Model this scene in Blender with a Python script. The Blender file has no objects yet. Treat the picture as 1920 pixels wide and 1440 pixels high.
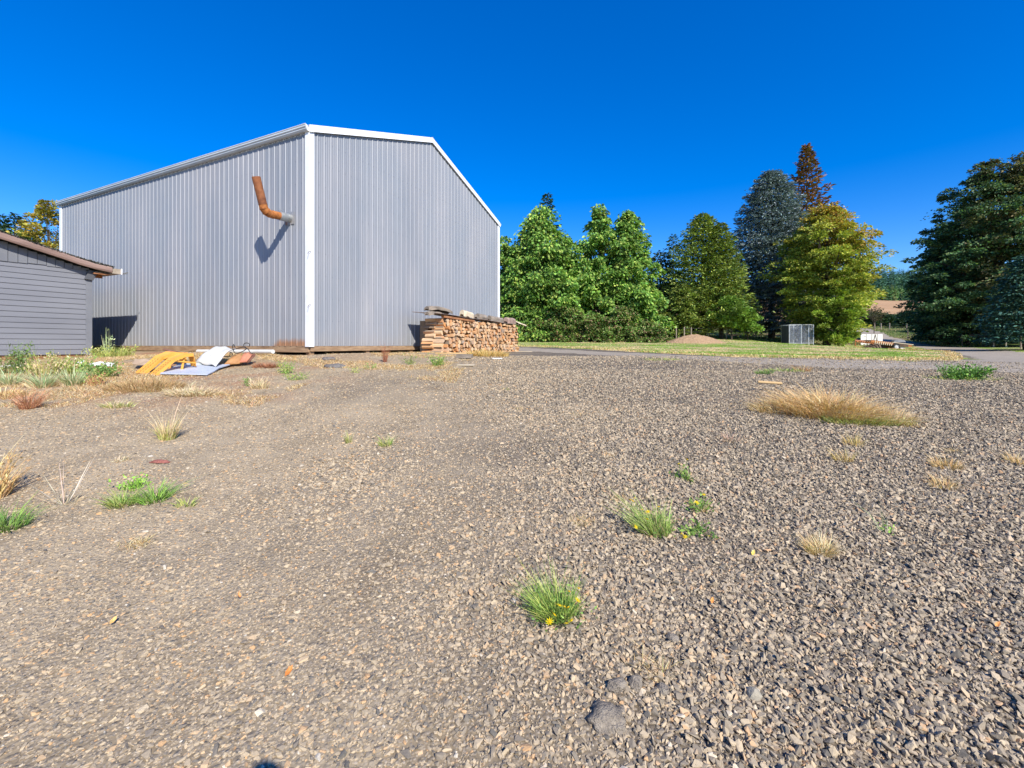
import bpy, bmesh, math, random
import numpy as np
from mathutils import Vector, Matrix

random.seed(7)
RNG = np.random.default_rng(11)
EYE = 1.6
F = 845.0
HOR = 646.0

def P(px, py, Y):
    """point at depth Y seen at photo pixel px,py"""
    return Vector(((px-960.0)/F*Y, Y, EYE+(HOR-py)/F*Y))

scene = bpy.context.scene
COL = scene.collection

# ------------------------------------------------------------------ noise
def _hash(ix, iy, seed):
    h = (ix.astype(np.int64)*374761393 + iy.astype(np.int64)*668265263 + seed*1442695041) & 0x7fffffff
    h = ((h ^ (h >> 13))*1274126177) & 0x7fffffff
    return ((h ^ (h >> 16)) & 0xffff)/65535.0
def vnoise(x, y, seed=0):
    x = np.asarray(x, float); y = np.asarray(y, float)
    ix = np.floor(x).astype(np.int64); iy = np.floor(y).astype(np.int64)
    fx = x-ix; fy = y-iy
    fx = fx*fx*(3-2*fx); fy = fy*fy*(3-2*fy)
    a = _hash(ix, iy, seed); b = _hash(ix+1, iy, seed); c = _hash(ix, iy+1, seed); d = _hash(ix+1, iy+1, seed)
    return (a*(1-fx)+b*fx)*(1-fy)+(c*(1-fx)+d*fx)*fy
def fbm(x, y, seed=0, o=4):
    s = 0; a = 0.5; n = 0
    for i in range(o):
        s = s + a*vnoise(np.asarray(x)*2**i, np.asarray(y)*2**i, seed+i*17); n += a; a *= 0.5
    return s/n
def sstep(a, b, x):
    t = np.clip((np.asarray(x, float)-a)/(b-a), 0, 1)
    return t*t*(3-2*t)

# ------------------------------------------------------------------ terrain
_PY = [-200, -30, -5, 0, 4, 8, 10.5, 12, 15, 20, 28, 35, 42, 60, 100, 150, 300, 420, 600, 950, 1300, 2500]
_PZ = [-12, -3.4, -2.0, -1.6, -1.144, -.69, -.43, -.33, -.33, -.30, -.12, .24, .62, 1.3, 4.0, 9.6, 30, 34, 60, 128, 132, 110]
_RES = [(-5.2, 11.0, .06, 2.0), (-8.4, 12.9, .13, 1.8), (-11.0, 14.4, .15, 1.8), (-13.5, 15.6, .10, 2.0), (-1.9, 14.2, .06, 2.0), (-3.9, 12.5, .07, 1.4), (-12.4, 12.6, -.10, 3.0), (31.5, 37, -.68, 9.0), (45, 46, -.85, 12.0),
        (38, 62, -.35, 10), (62, 60, -.9, 16), (26, 42, -.12, 4)]
def ground_rel(x, y, micro=True):
    x = np.asarray(x, float); y = np.asarray(y, float)
    z = np.interp(y, _PY, _PZ)
    # soften corners
    z = (z+np.interp(y-1.2, _PY, _PZ)+np.interp(y+1.2, _PY, _PZ))/3
    z = z-.02*np.clip(x-5, 0, 30)*sstep(7, 11, y)*(1-sstep(21, 33, y))
    for (cx, cy, dz, r) in _RES:
        z = z+dz*np.exp(-((x-cx)**2+(y-cy)**2)/(r*r))
    if micro:
        z = z+.05*(fbm(x*.55+9, y*.55, 3)-.5)+.022*(fbm(x*2.3, y*2.3+5, 8)-.5)
        z = z+sstep(60, 300, y)*3*(fbm(x*.02, y*.02, 5)-.5)
    return z
def gz(x, y): return float(ground_rel(x, y))+EYE
def G(px, py):
    """ground point under photo pixel (nearest hit)"""
    Y = 1.2
    while Y < 400:
        X = (px-960)/F*Y
        if EYE+(HOR-py)/F*Y < float(ground_rel(X, Y, False))+EYE: break
        Y *= 1.004
    return Vector((X, Y, gz(X, Y)))

# ------------------------------------------------------------------ mesh helpers
def link(o, parent=None):
    COL.objects.link(o)
    if parent is not None: o.parent = parent
    return o
def tag(o, label=None, cat=None, group=None, kind=None):
    if label: o['label'] = label
    if cat: o['category'] = cat
    if group: o['group'] = group
    if kind: o['kind'] = kind
    return o
def empty(name, loc=(0, 0, 0), rz=0, label=None, cat=None, group=None):
    o = bpy.data.objects.new(name, None); o.empty_display_size = .2
    o.location = loc; o.rotation_euler = (0, 0, rz); COL.objects.link(o)
    return tag(o, label, cat, group)
def np_mesh(name, V, Fc, mat, col=None, smooth=False):
    """V (n,3), Fc (m,k) uniform faces, col (n,3)"""
    V = np.asarray(V, np.float32); Fc = np.asarray(Fc, np.int32)
    me = bpy.data.meshes.new(name)
    me.vertices.add(len(V)); me.vertices.foreach_set('co', V.ravel())
    k = Fc.shape[1]; m = len(Fc)
    me.loops.add(m*k); me.loops.foreach_set('vertex_index', Fc.ravel())
    me.polygons.add(m); me.polygons.foreach_set('loop_start', np.arange(0, m*k, k, dtype=np.int32))
    me.polygons.foreach_set('loop_total', np.full(m, k, np.int32))
    if smooth: me.polygons.foreach_set('use_smooth', np.ones(m, bool))
    if col is not None:
        a = me.color_attributes.new('Col', 'FLOAT_COLOR', 'POINT')
        c = np.ones((len(V), 4), np.float32); c[:, :3] = col
        a.data.foreach_set('color', c.ravel())
    me.update(); me.validate()
    if mat: me.materials.append(mat)
    return me
def mesh_obj(name, me, parent=None, loc=None):
    o = bpy.data.objects.new(name, me)
    if loc is not None: o.location = loc
    return link(o, parent)

class MB:
    """collects shapes, then one mesh object"""
    def __init__(s): s.bm = bmesh.new()
    def faces(s, V, Fs):
        vs = [s.bm.verts.new(v) for v in V]
        for f in Fs:
            try: s.bm.faces.new([vs[i] for i in f])
            except ValueError: pass
        return s
    def box(s, a, b):
        (x0, y0, z0), (x1, y1, z1) = a, b
        V = [(x0, y0, z0), (x1, y0, z0), (x1, y1, z0), (x0, y1, z0), (x0, y0, z1), (x1, y0, z1), (x1, y1, z1), (x0, y1, z1)]
        return s.faces(V, [(3, 2, 1, 0), (4, 5, 6, 7), (0, 1, 5, 4), (1, 2, 6, 5), (2, 3, 7, 6), (3, 0, 4, 7)])
    def extr(s, poly, axis, a, b):
        """extrude 2D polygon along axis (0,1,2) from a to b; poly in the remaining axes order"""
        def mk(p, t):
            if axis == 0: return (t, p[0], p[1])
            if axis == 1: return (p[0], t, p[1])
            return (p[0], p[1], t)
        n = len(poly)
        V = [mk(p, a) for p in poly]+[mk(p, b) for p in poly]
        Fs = [tuple(range(n)), tuple(range(2*n-1, n-1, -1))]+[(i, (i+1) % n+0, (i+1) % n+n, i+n) for i in range(n)]
        return s.faces(V, Fs)
    def tube(s, pts, rad, n=10, cap=True, jit=0):
        pts = [Vector(p) for p in pts]
        if not isinstance(rad, (list, tuple)): rad = [rad]*len(pts)
        rings = []
        up = None
        for i, p in enumerate(pts):
            d = (pts[min(i+1, len(pts)-1)]-pts[max(i-1, 0)])
            if d.length < 1e-9: d = Vector((0, 0, 1))
            d.normalize()
            if up is None:
                up = d.orthogonal().normalized()
            up = (up-d*up.dot(d))
            up = up.normalized() if up.length > 1e-6 else d.orthogonal().normalized()
            w = d.cross(up)
            ring = []
            for k in range(n):
                a = 2*math.pi*k/n
                r = rad[i]*(1+random.uniform(-jit, jit))
                ring.append(s.bm.verts.new(p+(up*math.cos(a)+w*math.sin(a))*r))
            rings.append(ring)
        for a, b in zip(rings, rings[1:]):
            for k in range(n):
                s.bm.faces.new((a[k], a[(k+1) % n], b[(k+1) % n], b[k]))
        if cap:
            s.bm.faces.new(rings[0][::-1]); s.bm.faces.new(rings[-1])
        return s
    def hull(s, pts):
        vs = [s.bm.verts.new(p) for p in pts]
        r = bmesh.ops.convex_hull(s.bm, input=vs)
        inner = [v for v in r['geom_interior'] if isinstance(v, bmesh.types.BMVert)]
        if inner: bmesh.ops.delete(s.bm, geom=inner, context='VERTS')
        return s
    def build(s, name, mat, parent=None, loc=None, smooth=False, bevel=0, shade_angle=None):
        bmesh.ops.recalc_face_normals(s.bm, faces=s.bm.faces[:])
        me = bpy.data.meshes.new(name); s.bm.to_mesh(me); s.bm.free()
        if mat: me.materials.append(mat)
        if smooth: me.polygons.foreach_set('use_smooth', [True]*len(me.polygons))
        o = bpy.data.objects.new(name, me)
        if loc is not None: o.location = loc
        link(o, parent)
        if bevel:
            m = o.modifiers.new('bevel', 'BEVEL'); m.width = bevel; m.segments = 2; m.limit_method = 'ANGLE'
        return o

# ------------------------------------------------------------------ materials
def srgb(r, g, b):
    f = lambda c: (c/255/12.92) if c/255 <= .04045 else ((c/255+.055)/1.055)**2.4
    return (f(r), f(g), f(b))
class NT:
    def __init__(s, name):
        s.m = bpy.data.materials.new(name); s.m.use_nodes = True
        s.t = s.m.node_tree; s.n = s.t.nodes; s.l = s.t.links
        s.p = s.n['Principled BSDF']; s.out = s.n['Material Output']
        s.geo = None
    def add(s, typ, **kw):
        nd = s.n.new(typ)
        for k, v in kw.items(): setattr(nd, k, v)
        return nd
    def pos(s):
        if s.geo is None: s.geo = s.add('ShaderNodeNewGeometry')
        return s.geo.outputs['Position']
    def objco(s):
        return s.add('ShaderNodeTexCoord').outputs['Object']
    def mapping(s, vec, scale):
        m = s.add('ShaderNodeMapping'); m.inputs['Scale'].default_value = scale
        s.l.new(vec, m.inputs['Vector']); return m.outputs['Vector']
    def noise(s, vec, scale, detail=4, rough=.55):
        n = s.add('ShaderNodeTexNoise'); n.inputs['Scale'].default_value = scale
        n.inputs['Detail'].default_value = detail; n.inputs['Roughness'].default_value = rough
        s.l.new(vec, n.inputs['Vector']); return n.outputs['Fac']
    def voro(s, vec, scale, feature='F1', out='Distance'):
        n = s.add('ShaderNodeTexVoronoi', feature=feature); n.inputs['Scale'].default_value = scale
        s.l.new(vec, n.inputs['Vector']); return n.outputs[out]
    def ramp(s, fac, stops):
        r = s.add('ShaderNodeValToRGB'); e = r.color_ramp.elements
        while len(e) < len(stops): e.new(.5)
        for el, (p, c) in zip(e, stops):
            el.position = p; el.color = (*c, 1) if len(c) == 3 else c
        s.l.new(fac, r.inputs['Fac']); return r.outputs['Color']
    def rng(s, v, a, b, c=0., d=1.):
        r = s.add('ShaderNodeMapRange'); r.inputs[1].default_value = a; r.inputs[2].default_value = b
        r.inputs[3].default_value = c; r.inputs[4].default_value = d
        s.l.new(v, r.inputs[0]); return r.outputs[0]
    def math(s, op, a, b=None):
        m = s.add('ShaderNodeMath', operation=op)
        for i, v in enumerate((a, b)):
            if v is None: continue
            if isinstance(v, (int, float)): m.inputs[i].default_value = v
            else: s.l.new(v, m.inputs[i])
        return m.outputs[0]
    def mix(s, fac, a, b, blend='MIX'):
        m = s.add('ShaderNodeMix', data_type='RGBA', blend_type=blend)
        for i, v in ((0, fac), (6, a), (7, b)):
            if isinstance(v, (int, float)): m.inputs[i].default_value = v
            elif isinstance(v, tuple): m.inputs[i].default_value = (*v, 1)
            else: s.l.new(v, m.inputs[i])
        return m.outputs[2]
    def sep(s, vec):
        x = s.add('ShaderNodeSeparateXYZ'); s.l.new(vec, x.inputs[0]); return x.outputs
    def base(s, c):
        if isinstance(c, tuple): s.p.inputs['Base Color'].default_value = (*c, 1)
        else: s.l.new(c, s.p.inputs['Base Color'])
    def bump(s, h, dist, strength=1.0, chain=None):
        b = s.add('ShaderNodeBump'); b.inputs['Distance'].default_value = dist; b.inputs['Strength'].default_value = strength
        s.l.new(h, b.inputs['Height'])
        if chain is not None: s.l.new(chain, b.inputs['Normal'])
        s.l.new(b.outputs[0], s.p.inputs['Normal']); return b.outputs[0]
    def set(s, rough=.8, metal=0., spec=.3):
        s.p.inputs['Roughness'].default_value = rough; s.p.inputs['Metallic'].default_value = metal
        s.p.inputs['Specular IOR Level'].default_value = spec
        return s

def simple(name, c1, c2, scale=6, rough=.7, metal=0, bump=.002, spec=.3, stretch=(1, 1, 1), detail=5):
    t = NT(name); t.set(rough, metal, spec)
    v = t.mapping(t.objco(), stretch)
    n = t.noise(v, scale, detail)
    t.base(t.ramp(n, [(.3, c1), (.7, c2)]))
    if bump: t.bump(t.noise(v, scale*4, 4), bump)
    return t.m
def leafmat(name, trans=.25, rough=.55, spec=.25):
    t = NT(name); t.set(rough, 0, spec)
    a = t.add('ShaderNodeAttribute', attribute_name='Col')
    t.base(a.outputs['Color'])
    tr = t.add('ShaderNodeBsdfTranslucent')
    bright = t.mix(1.0, a.outputs['Color'], (1.3, 1.35, .6), 'MULTIPLY')
    t.l.new(bright, tr.inputs['Color'])
    mx = t.add('ShaderNodeMixShader'); mx.inputs[0].default_value = trans
    t.l.new(t.p.outputs[0], mx.inputs[1]); t.l.new(tr.outputs[0], mx.inputs[2])
    t.l.new(mx.outputs[0], t.out.inputs[0])
    return t.m
M_leaf = leafmat('leaf')
M_needle = leafmat('needle', .08, .6, .2)
M_blade = leafmat('grass_blade', .22, .6, .2)
M_bark = simple('bark', (.05, .035, .025), (.13, .10, .075), 8, .9, bump=.01, stretch=(1, 1, .3))
M_petal = leafmat('petal', .2, .5, .2)

# --- gravel ground
def ground_shader(name, kind):
    t = NT(name); t.set(.92, 0, .15)
    p = t.pos(); x, y, z = t.sep(p)
    n1 = t.noise(p, .35, 5); n2 = t.noise(p, 1.6, 6, .6); n3 = t.noise(p, 9, 5, .7); nf = t.noise(p, 60, 3, .7)
    v1 = t.voro(p, 38, out='Color'); v2 = t.voro(p, 85, out='Color')
    d1 = t.voro(p, 38); d2 = t.voro(p, 85)
    vc = t.sep(v1)[0]; vc2 = t.sep(v2)[1]
    if kind == 'gravel':
        loose = t.rng(t.math('ADD', t.math('MULTIPLY', x, .22), t.math('MULTIPLY', n1, 2.0)), .45, 1.35)
        soil = t.ramp(n2, [(.28, (.27, .20, .115)), (.5, (.42, .32, .195)), (.72, (.54, .425, .27))])
        grey = t.ramp(n2, [(.25, (.075, .06, .045)), (.75, (.16, .128, .095))])  # dark bed colour paints in the shade between loose stones
        base = t.mix(loose, soil, grey)
        peb = t.ramp(vc, [(0, (.19, .18, .17)), (.35, (.36, .30, .22)), (.7, (.46, .375, .27)), (.92, (.56, .40, .22)), (1, (.60, .52, .40))])
        base = t.mix(t.math('MULTIPLY', t.rng(d1, .5, .2), .5), base, peb)
        peb2 = t.ramp(vc2, [(0, (.15, .14, .13)), (.5, (.34, .285, .225)), (1, (.55, .47, .37))])
        base = t.mix(t.math('MULTIPLY', t.rng(d2, .5, .25), .45), base, peb2)
        # red dirt and straw coloured stains on the left by the sheds
        red = t.math('MULTIPLY', t.math('MULTIPLY', t.rng(x, -2.5, -5.5), t.rng(y, 5.6, 7.2)), t.rng(t.noise(p, .9, 4), .44, .56))
        base = t.mix(t.math('MULTIPLY', red, .8), base, (.40, .16, .075))
        # tan dry strip beside the barn and along the top of the slope
        tan = t.math('MULTIPLY', t.math('MULTIPLY', t.rng(y, 8.3, 9.6), t.rng(y, 13.5, 12.0)), t.rng(t.noise(p, .7, 4), .38, .6))
        tan = t.math('MULTIPLY', tan, t.rng(x, 1.5, -1.5))
        base = t.mix(t.math('MULTIPLY', tan, .7), base, t.ramp(n3, [(.3, (.28, .2, .11)), (.7, (.5, .38, .22))]))
        tan2 = t.math('MULTIPLY', t.math('MULTIPLY', t.rng(x, -3.5, -6), t.rng(y, 5.3, 6.6)), t.rng(t.noise(p, 1.3, 4), .36, .52))
        base = t.mix(t.math('MULTIPLY', tan2, .6), base, t.ramp(n3, [(.3, (.3, .2, .1)), (.7, (.55, .42, .23))]))
        dk = t.rng(t.noise(p, 1.1, 5, .7), .56, .68)
        base = t.mix(t.math('MULTIPLY', dk, .45), base, (.14, .095, .055))
        gap = t.rng(d2, .28, .55)  # shade in the gaps between pebbles, put into the colour
        base = t.mix(t.math('MULTIPLY', gap, .22), base, (.09, .07, .045))
        t.base(base)
        h = t.math('ADD', t.math('MULTIPLY', t.math('MINIMUM', d1, .6), -1.0), t.math('MULTIPLY', n3, .5))
        b = t.bump(h, .014, .8)
        t.bump(t.math('MULTIPLY', t.math('MINIMUM', d2, .6), -1), .005, .6, b)
    elif kind == 'road':
        base = t.ramp(n2, [(.25, (.32, .26, .185)), (.75, (.46, .38, .275))])
        base = t.mix(.35, base, t.ramp(vc, [(0, (.12, .11, .1)), (1, (.36, .31, .26))]))
        t.base(base); t.bump(nf, .01, .8)
    elif kind == 'lawn':
        gr = t.ramp(n3, [(.25, (.16, .24, .035)), (.75, (.28, .38, .06))])
        dry = t.ramp(n3, [(.3, (.38, .31, .14)), (.7, (.58, .48, .27))])
        m = t.noise(t.mapping(p, (.55, 1.0, 1)), .5, 6, .75)
        base = t.mix(t.rng(m, .44, .54), gr, dry)
        t.base(base); t.bump(nf, .04, .9)
    elif kind == 'meadow':
        gr = t.ramp(n3, [(.25, (.07, .10, .02)), (.75, (.14, .18, .045))])
        dry = t.ramp(n3, [(.3, (.24, .17, .08)), (.7, (.40, .28, .15))])
        m = t.noise(p, .12, 6, .65)
        t.base(t.mix(t.rng(m, .45, .6), gr, dry)); t.bump(nf, .05, .9)
    elif kind == 'field':
        s = t.mapping(p, (1, .08, 1))
        t.base(t.ramp(t.noise(s, .12, 6, .6), [(.3, (.40, .23, .11)), (.7, (.52, .32, .165))]))
        t.bump(t.noise(p, 1.2, 4), .4, .6)
    elif kind == 'hill':
        t.base(t.ramp(t.noise(p, .03, 5), [(.3, (.03, .055, .02)), (.7, (.09, .13, .04))]))
        t.bump(t.noise(p, .1, 4), 3, 1)
    elif kind == 'dirt':
        t.base(t.ramp(n3, [(.25, (.26, .155, .08)), (.5, (.42, .27, .15)), (.8, (.55, .38, .22))]))
        t.bump(t.noise(p, 6, 6, .7), .12, 1)
    elif kind == 'ash':
        t.base(t.ramp(n3, [(.25, (.14, .10, .075)), (.8, (.30, .22, .16))]))
        t.bump(t.noise(p, 6, 6, .7), .12, 1)
    return t.m
M_gravel = ground_shader('gravel_yard', 'gravel'); M_road = ground_shader('gravel_road', 'road')
M_lawn = ground_shader('lawn', 'lawn'); M_meadow = ground_shader('meadow', 'meadow')
M_field = ground_shader('tilled_field', 'field'); M_hill = ground_shader('hill', 'hill')
M_dirt = ground_shader('tan_dirt', 'dirt'); M_ash = ground_shader('grey_dirt', 'ash')

# ------------------------------------------------------------------ ground, one polar sheet split by cover
def road_dist(x, y):
    c = [(.2, 24), (3.2, 17.5), (4.6, 13.0), (7.5, 11.3), (12, 10.9), (17.6, 14.4), (24.6, 21.4), (33, 32), (41, 43), (47, 54), (54, 66), (66, 86)]
    best = np.full(np.shape(x), 1e9)
    for (ax, ay), (bx, by) in zip(c, c[1:]):
        dx, dy = bx-ax, by-ay
        t = np.clip(((x-ax)*dx+(y-ay)*dy)/(dx*dx+dy*dy), 0, 1)
        best = np.minimum(best, np.hypot(x-ax-t*dx, y-ay-t*dy))
    return best
LAWN_PTS = [(-30, 38), (-3, 30.0), (1.3, 27.5), (3.8, 23.0), (5.3, 19.0), (6.0, 15.4), (7.0, 13.0), (10.9, 12.5), (16.0, 15.6), (22.0, 22.0), (60, 60)]
def lawn_edge(x):
    return np.interp(x, [p[0] for p in LAWN_PTS], [p[1] for p in LAWN_PTS])
def classify(x, y):
    """0 gravel 1 road 2 lawn 3 meadow 4 field 5 hill"""
    n = fbm(x*.9, y*.9, 21)-.5
    k = np.zeros(np.shape(x), int)
    rd = road_dist(x, y)
    yard = (y < lawn_edge(x)+n*2.2)
    k[~yard] = 2
    xr = np.interp(y, [11, 14.4, 21.4, 32, 43], [12, 17.6, 24.6, 33, 41])
    k[(x > xr+2.4) & (y > 12.5+n)] = 2
    k[(~yard) & (y > 43)] = 3
    k[(x > 38) & (y > 46)] = 3
    rr = np.where(x < 13, 1.25, 1.9)+n*.9
    k[(rd < rr) & (y > 8.5)] = 1
    k[(y > 118)] = 4
    k[(y > 310)] = 5
    k[(y < 118) & (y > 40) & (x < -20)] = 3
    k[(y < -20) | ((x < -16) & (y < 40)) | ((x > 24) & (y < 8) & (rd > 3))] = 3
    return k
def make_ground():
    ang = np.concatenate([np.linspace(-180, -66, 58)[:-1], np.linspace(-66, 66, 800), np.linspace(66, 180, 58)[1:]])
    ang = np.radians(ang)
    rad = np.concatenate([[0.0], np.geomspace(.35, 60, 430), np.geomspace(61, 2400, 110)])
    R, A = np.meshgrid(rad, ang, indexing='ij')
    X = R*np.sin(A); Y = R*np.cos(A)
    Z = ground_rel(X, Y)+EYE
    nr, na = X.shape
    V = np.stack([X, Y, Z], -1).reshape(-1, 3)
    i, j = np.meshgrid(np.arange(nr-1), np.arange(na-1), indexing='ij')
    a = (i*na+j).ravel(); Fc = np.stack([a, a+1, a+na+1, a+na], 1)
    Fc = Fc[:, ::-1]
    cen = V[Fc].mean(1); k = classify(cen[:, 0], cen[:, 1])
    for kk, nm, mt in ((0, 'ground', M_gravel), (1, 'road', M_road), (2, 'lawn', M_lawn), (3, 'meadow', M_meadow), (4, 'field', M_field), (5, 'hill', M_hill)):
        f = Fc[k == kk]
        if not len(f): continue
        u, inv = np.unique(f, return_inverse=True)
        me = np_mesh(nm, V[u], inv.reshape(f.shape), mt, smooth=True)
        tag(mesh_obj(nm, me), kind='structure')
make_ground()

# ------------------------------------------------------------------ gravel stones (uncountable)
def rock_mesh(name, seed, flat=.6, n=14, mat=None):
    r = random.Random(seed); mb = MB()
    pts = []
    for _ in range(n):
        v = Vector((r.gauss(0, 1), r.gauss(0, 1), r.gauss(0, 1))).normalized()*r.uniform(.8, 1.1)
        pts.append((v.x*.5, v.y*.5*r.uniform(.75, .9), v.z*.5*flat))
    mb.hull(pts)
    bmesh.ops.recalc_face_normals(mb.bm, faces=mb.bm.faces[:])
    me = bpy.data.meshes.new(name); mb.bm.to_mesh(me); mb.bm.free()
    if mat: me.materials.append(mat)
    return me
def stone_material():
    t = NT('gravel_stone'); t.set(.85, 0, .25)
    oi = t.add('ShaderNodeObjectInfo').outputs['Random']
    p = t.pos(); x = t.sep(p)[0]
    c = t.ramp(oi, [(0, (.15, .14, .12)), (.14, (.26, .215, .16)), (.4, (.40, .32, .215)), (.66, (.48, .38, .245)), (.84, (.54, .42, .265)), (.94, (.56, .33, .15)), (.975, (.58, .47, .31)), (1, (.64, .57, .45))])
    g = t.ramp(oi, [(0, (.13, .115, .09)), (.2, (.26, .215, .155)), (.6, (.43, .345, .235)), (.9, (.52, .42, .28)), (.96, (.52, .32, .17)), (1, (.60, .51, .37))])
    c = t.mix(t.rng(x, -1.2, 2.0), c, g)
    n = t.noise(p, 160, 3)
    c = t.mix(.5, c, t.mix(n, (.55, .52, .48), (1.3, 1.25, 1.2)), 'MULTIPLY')
    t.base(c); t.bump(n, .003, .6)
    return t.m
M_stone = stone_material()
def scatter_stones():
    lib = bpy.data.collections.new('stone_shapes')
    for i in range(10):
        lib.objects.link(bpy.data.objects.new('stone', rock_mesh('stone', 100+i, random.Random(i).uniform(.45, .8), 12, M_stone)))
    bands = [(.9, 2.6, 8200), (2.6, 4.2, 5200), (4.2, 6.5, 3000), (6.5, 9.5, 1600), (9.5, 13, 560)]
    xs, ys, ss = [], [], []
    for y0, y1, dens in bands:
        hw = 1.22*y1+1.0
        n = int(dens*2*hw*(y1-y0))
        x = RNG.uniform(-hw, hw, n); y = RNG.uniform(y0, y1, n)
        keep = np.abs(x) < 1.22*y+.9
        x, y = x[keep], y[keep]
        loose = sstep(-.35, .45, (x*.30+.22)+1.5*(fbm(x*.35+3, y*.35, 40)-.5)+.8*(fbm(x*1.3+3, y*1.3, 44)-.5))
        s = np.exp(RNG.normal(0, .42, len(x)))
        smin = .0100+.0007*y
        s = smin*s*(1+.5*loose)
        s = s*(.84+.16*loose)*np.where(RNG.random(len(s)) < .06, 1.7, 1.0)
        keep = RNG.random(len(x)) < (.85+.15*loose)
        kc = classify(x, y); keep &= (kc == 0) | ((kc == 1) & (RNG.random(len(x)) < .2))
        xs.append(x[keep]); ys.append(y[keep]); ss.append(s[keep])
    x = np.concatenate(xs); y = np.concatenate(ys); s = np.clip(np.concatenate(ss), .006, .040)
    n = len(x); print('stones', n)
    z = ground_rel(x, y)+EYE
    loose = sstep(-.35, .45, (x*.30+.22)+1.5*(fbm(x*.35+3, y*.35, 40)-.5))
    z = z+s*(.05+.22*loose*RNG.random(n))
    me = bpy.data.meshes.new('gravel')
    me.vertices.add(n); me.vertices.foreach_set('co', np.stack([x, y, z], 1).astype(np.float32).ravel())
    sc = np.stack([s*RNG.uniform(1.0, 1.7, n), s, s*RNG.uniform(.6, 1.1, n)], 1).astype(np.float32)
    a = me.attributes.new('scl', 'FLOAT_VECTOR', 'POINT'); a.data.foreach_set('vector', sc.ravel())
    tilt = .2+.45*loose
    ro = np.stack([RNG.normal(0, 1, n)*tilt, RNG.normal(0, 1, n)*tilt, RNG.uniform(0, 6.283, n)], 1).astype(np.float32)
    a = me.attributes.new('rot', 'FLOAT_VECTOR', 'POINT'); a.data.foreach_set('vector', ro.ravel())
    a = me.attributes.new('pick', 'INT', 'POINT'); a.data.foreach_set('value', RNG.integers(0, 10, n).astype(np.int32))
    o = mesh_obj('gravel', me)
    tag(o, 'loose grey brown crushed gravel covering the sloping yard', 'gravel', kind='stuff')
    ng = bpy.data.node_groups.new('gravel_scatter', 'GeometryNodeTree')
    ng.interface.new_socket('Geometry', in_out='INPUT', socket_type='NodeSocketGeometry')
    ng.interface.new_socket('Geometry', in_out='OUTPUT', socket_type='NodeSocketGeometry')
    N = ng.nodes; L = ng.links
    gi = N.new('NodeGroupInput'); go = N.new('NodeGroupOutput')
    ip = N.new('GeometryNodeInstanceOnPoints'); ci = N.new('GeometryNodeCollectionInfo')
    ci.inputs['Collection'].default_value = lib; ci.inputs['Separate Children'].default_value = True
    def attr(nm, dt):
        a = N.new('GeometryNodeInputNamedAttribute'); a.data_type = dt; a.inputs['Name'].default_value = nm; return a.outputs['Attribute']
    L.new(gi.outputs[0], ip.inputs['Points']); L.new(ci.outputs[0], ip.inputs['Instance'])
    ip.inputs['Pick Instance'].default_value = True
    L.new(attr('pick', 'INT'), ip.inputs['Instance Index'])
    e2r = N.new('FunctionNodeEulerToRotation'); L.new(attr('rot', 'FLOAT_VECTOR'), e2r.inputs[0])
    L.new(e2r.outputs[0], ip.inputs['Rotation']); L.new(attr('scl', 'FLOAT_VECTOR'), ip.inputs['Scale'])
    L.new(ip.outputs[0], go.inputs[0])
    md = o.modifiers.new('scatter', 'NODES'); md.node_group = ng
scatter_stones()

# ------------------------------------------------------------------ sky and sun
AZ = math.atan2(.469, -.883); EL = math.radians(37.5)
w = bpy.data.worlds.new('World'); scene.world = w; w.use_nodes = True
nt = w.node_tree; bg = nt.nodes['Background']
sky = nt.nodes.new('ShaderNodeTexSky'); sky.sky_type = 'NISHITA'; sky.sun_disc = False
sky.sun_elevation = EL; sky.sun_rotation = AZ; sky.altitude = 300; sky.air_density = 1.0; sky.dust_density = .15; sky.ozone_density = 4.0
hs = nt.nodes.new('ShaderNodeHueSaturation'); hs.inputs['Saturation'].default_value = 1.45; hs.inputs['Hue'].default_value = .514; hs.inputs['Value'].default_value = 1.1
nt.links.new(sky.outputs[0], hs.inputs['Color']); ad = nt.nodes.new('ShaderNodeMix'); ad.data_type = 'RGBA'; ad.blend_type = 'ADD'; ad.inputs[0].default_value = 1.0; ad.inputs[7].default_value = (0, .14, .75, 1)
nt.links.new(hs.outputs[0], ad.inputs[6]); nt.links.new(ad.outputs[2], bg.inputs['Color'])
bg.inputs['Strength'].default_value = .12
sd = bpy.data.lights.new('sun', 'SUN'); sd.energy = 5.0; sd.angle = math.radians(.53); sd.color = (1, .955, .88)
so = bpy.data.objects.new('sun', sd); COL.objects.link(so)
tosun = Vector((.469*math.cos(EL), -.883*math.cos(EL), math.sin(EL)))
so.rotation_euler = (-tosun).to_track_quat('-Z', 'Y').to_euler(); so.location = (20, -30, 40)

cam = bpy.data.cameras.new('camera'); co = bpy.data.objects.new('camera', cam); COL.objects.link(co)
co.location = (0, 0, EYE); co.rotation_euler = (math.radians(90), 0, 0)
cam.sensor_width = 36; cam.lens = 36*F/1920; cam.shift_y = -(720-HOR)/1920; cam.clip_start = .05; cam.clip_end = 6000
scene.camera = co
scene.view_settings.view_transform = 'Standard'; scene.view_settings.look = 'None'
scene.view_settings.exposure = 0.44; scene.view_settings.gamma = 1
scene.cycles.use_denoising = True
scene.cycles.max_bounces = 6; scene.cycles.diffuse_bounces = 3; scene.cycles.transparent_max_bounces = 6



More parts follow.
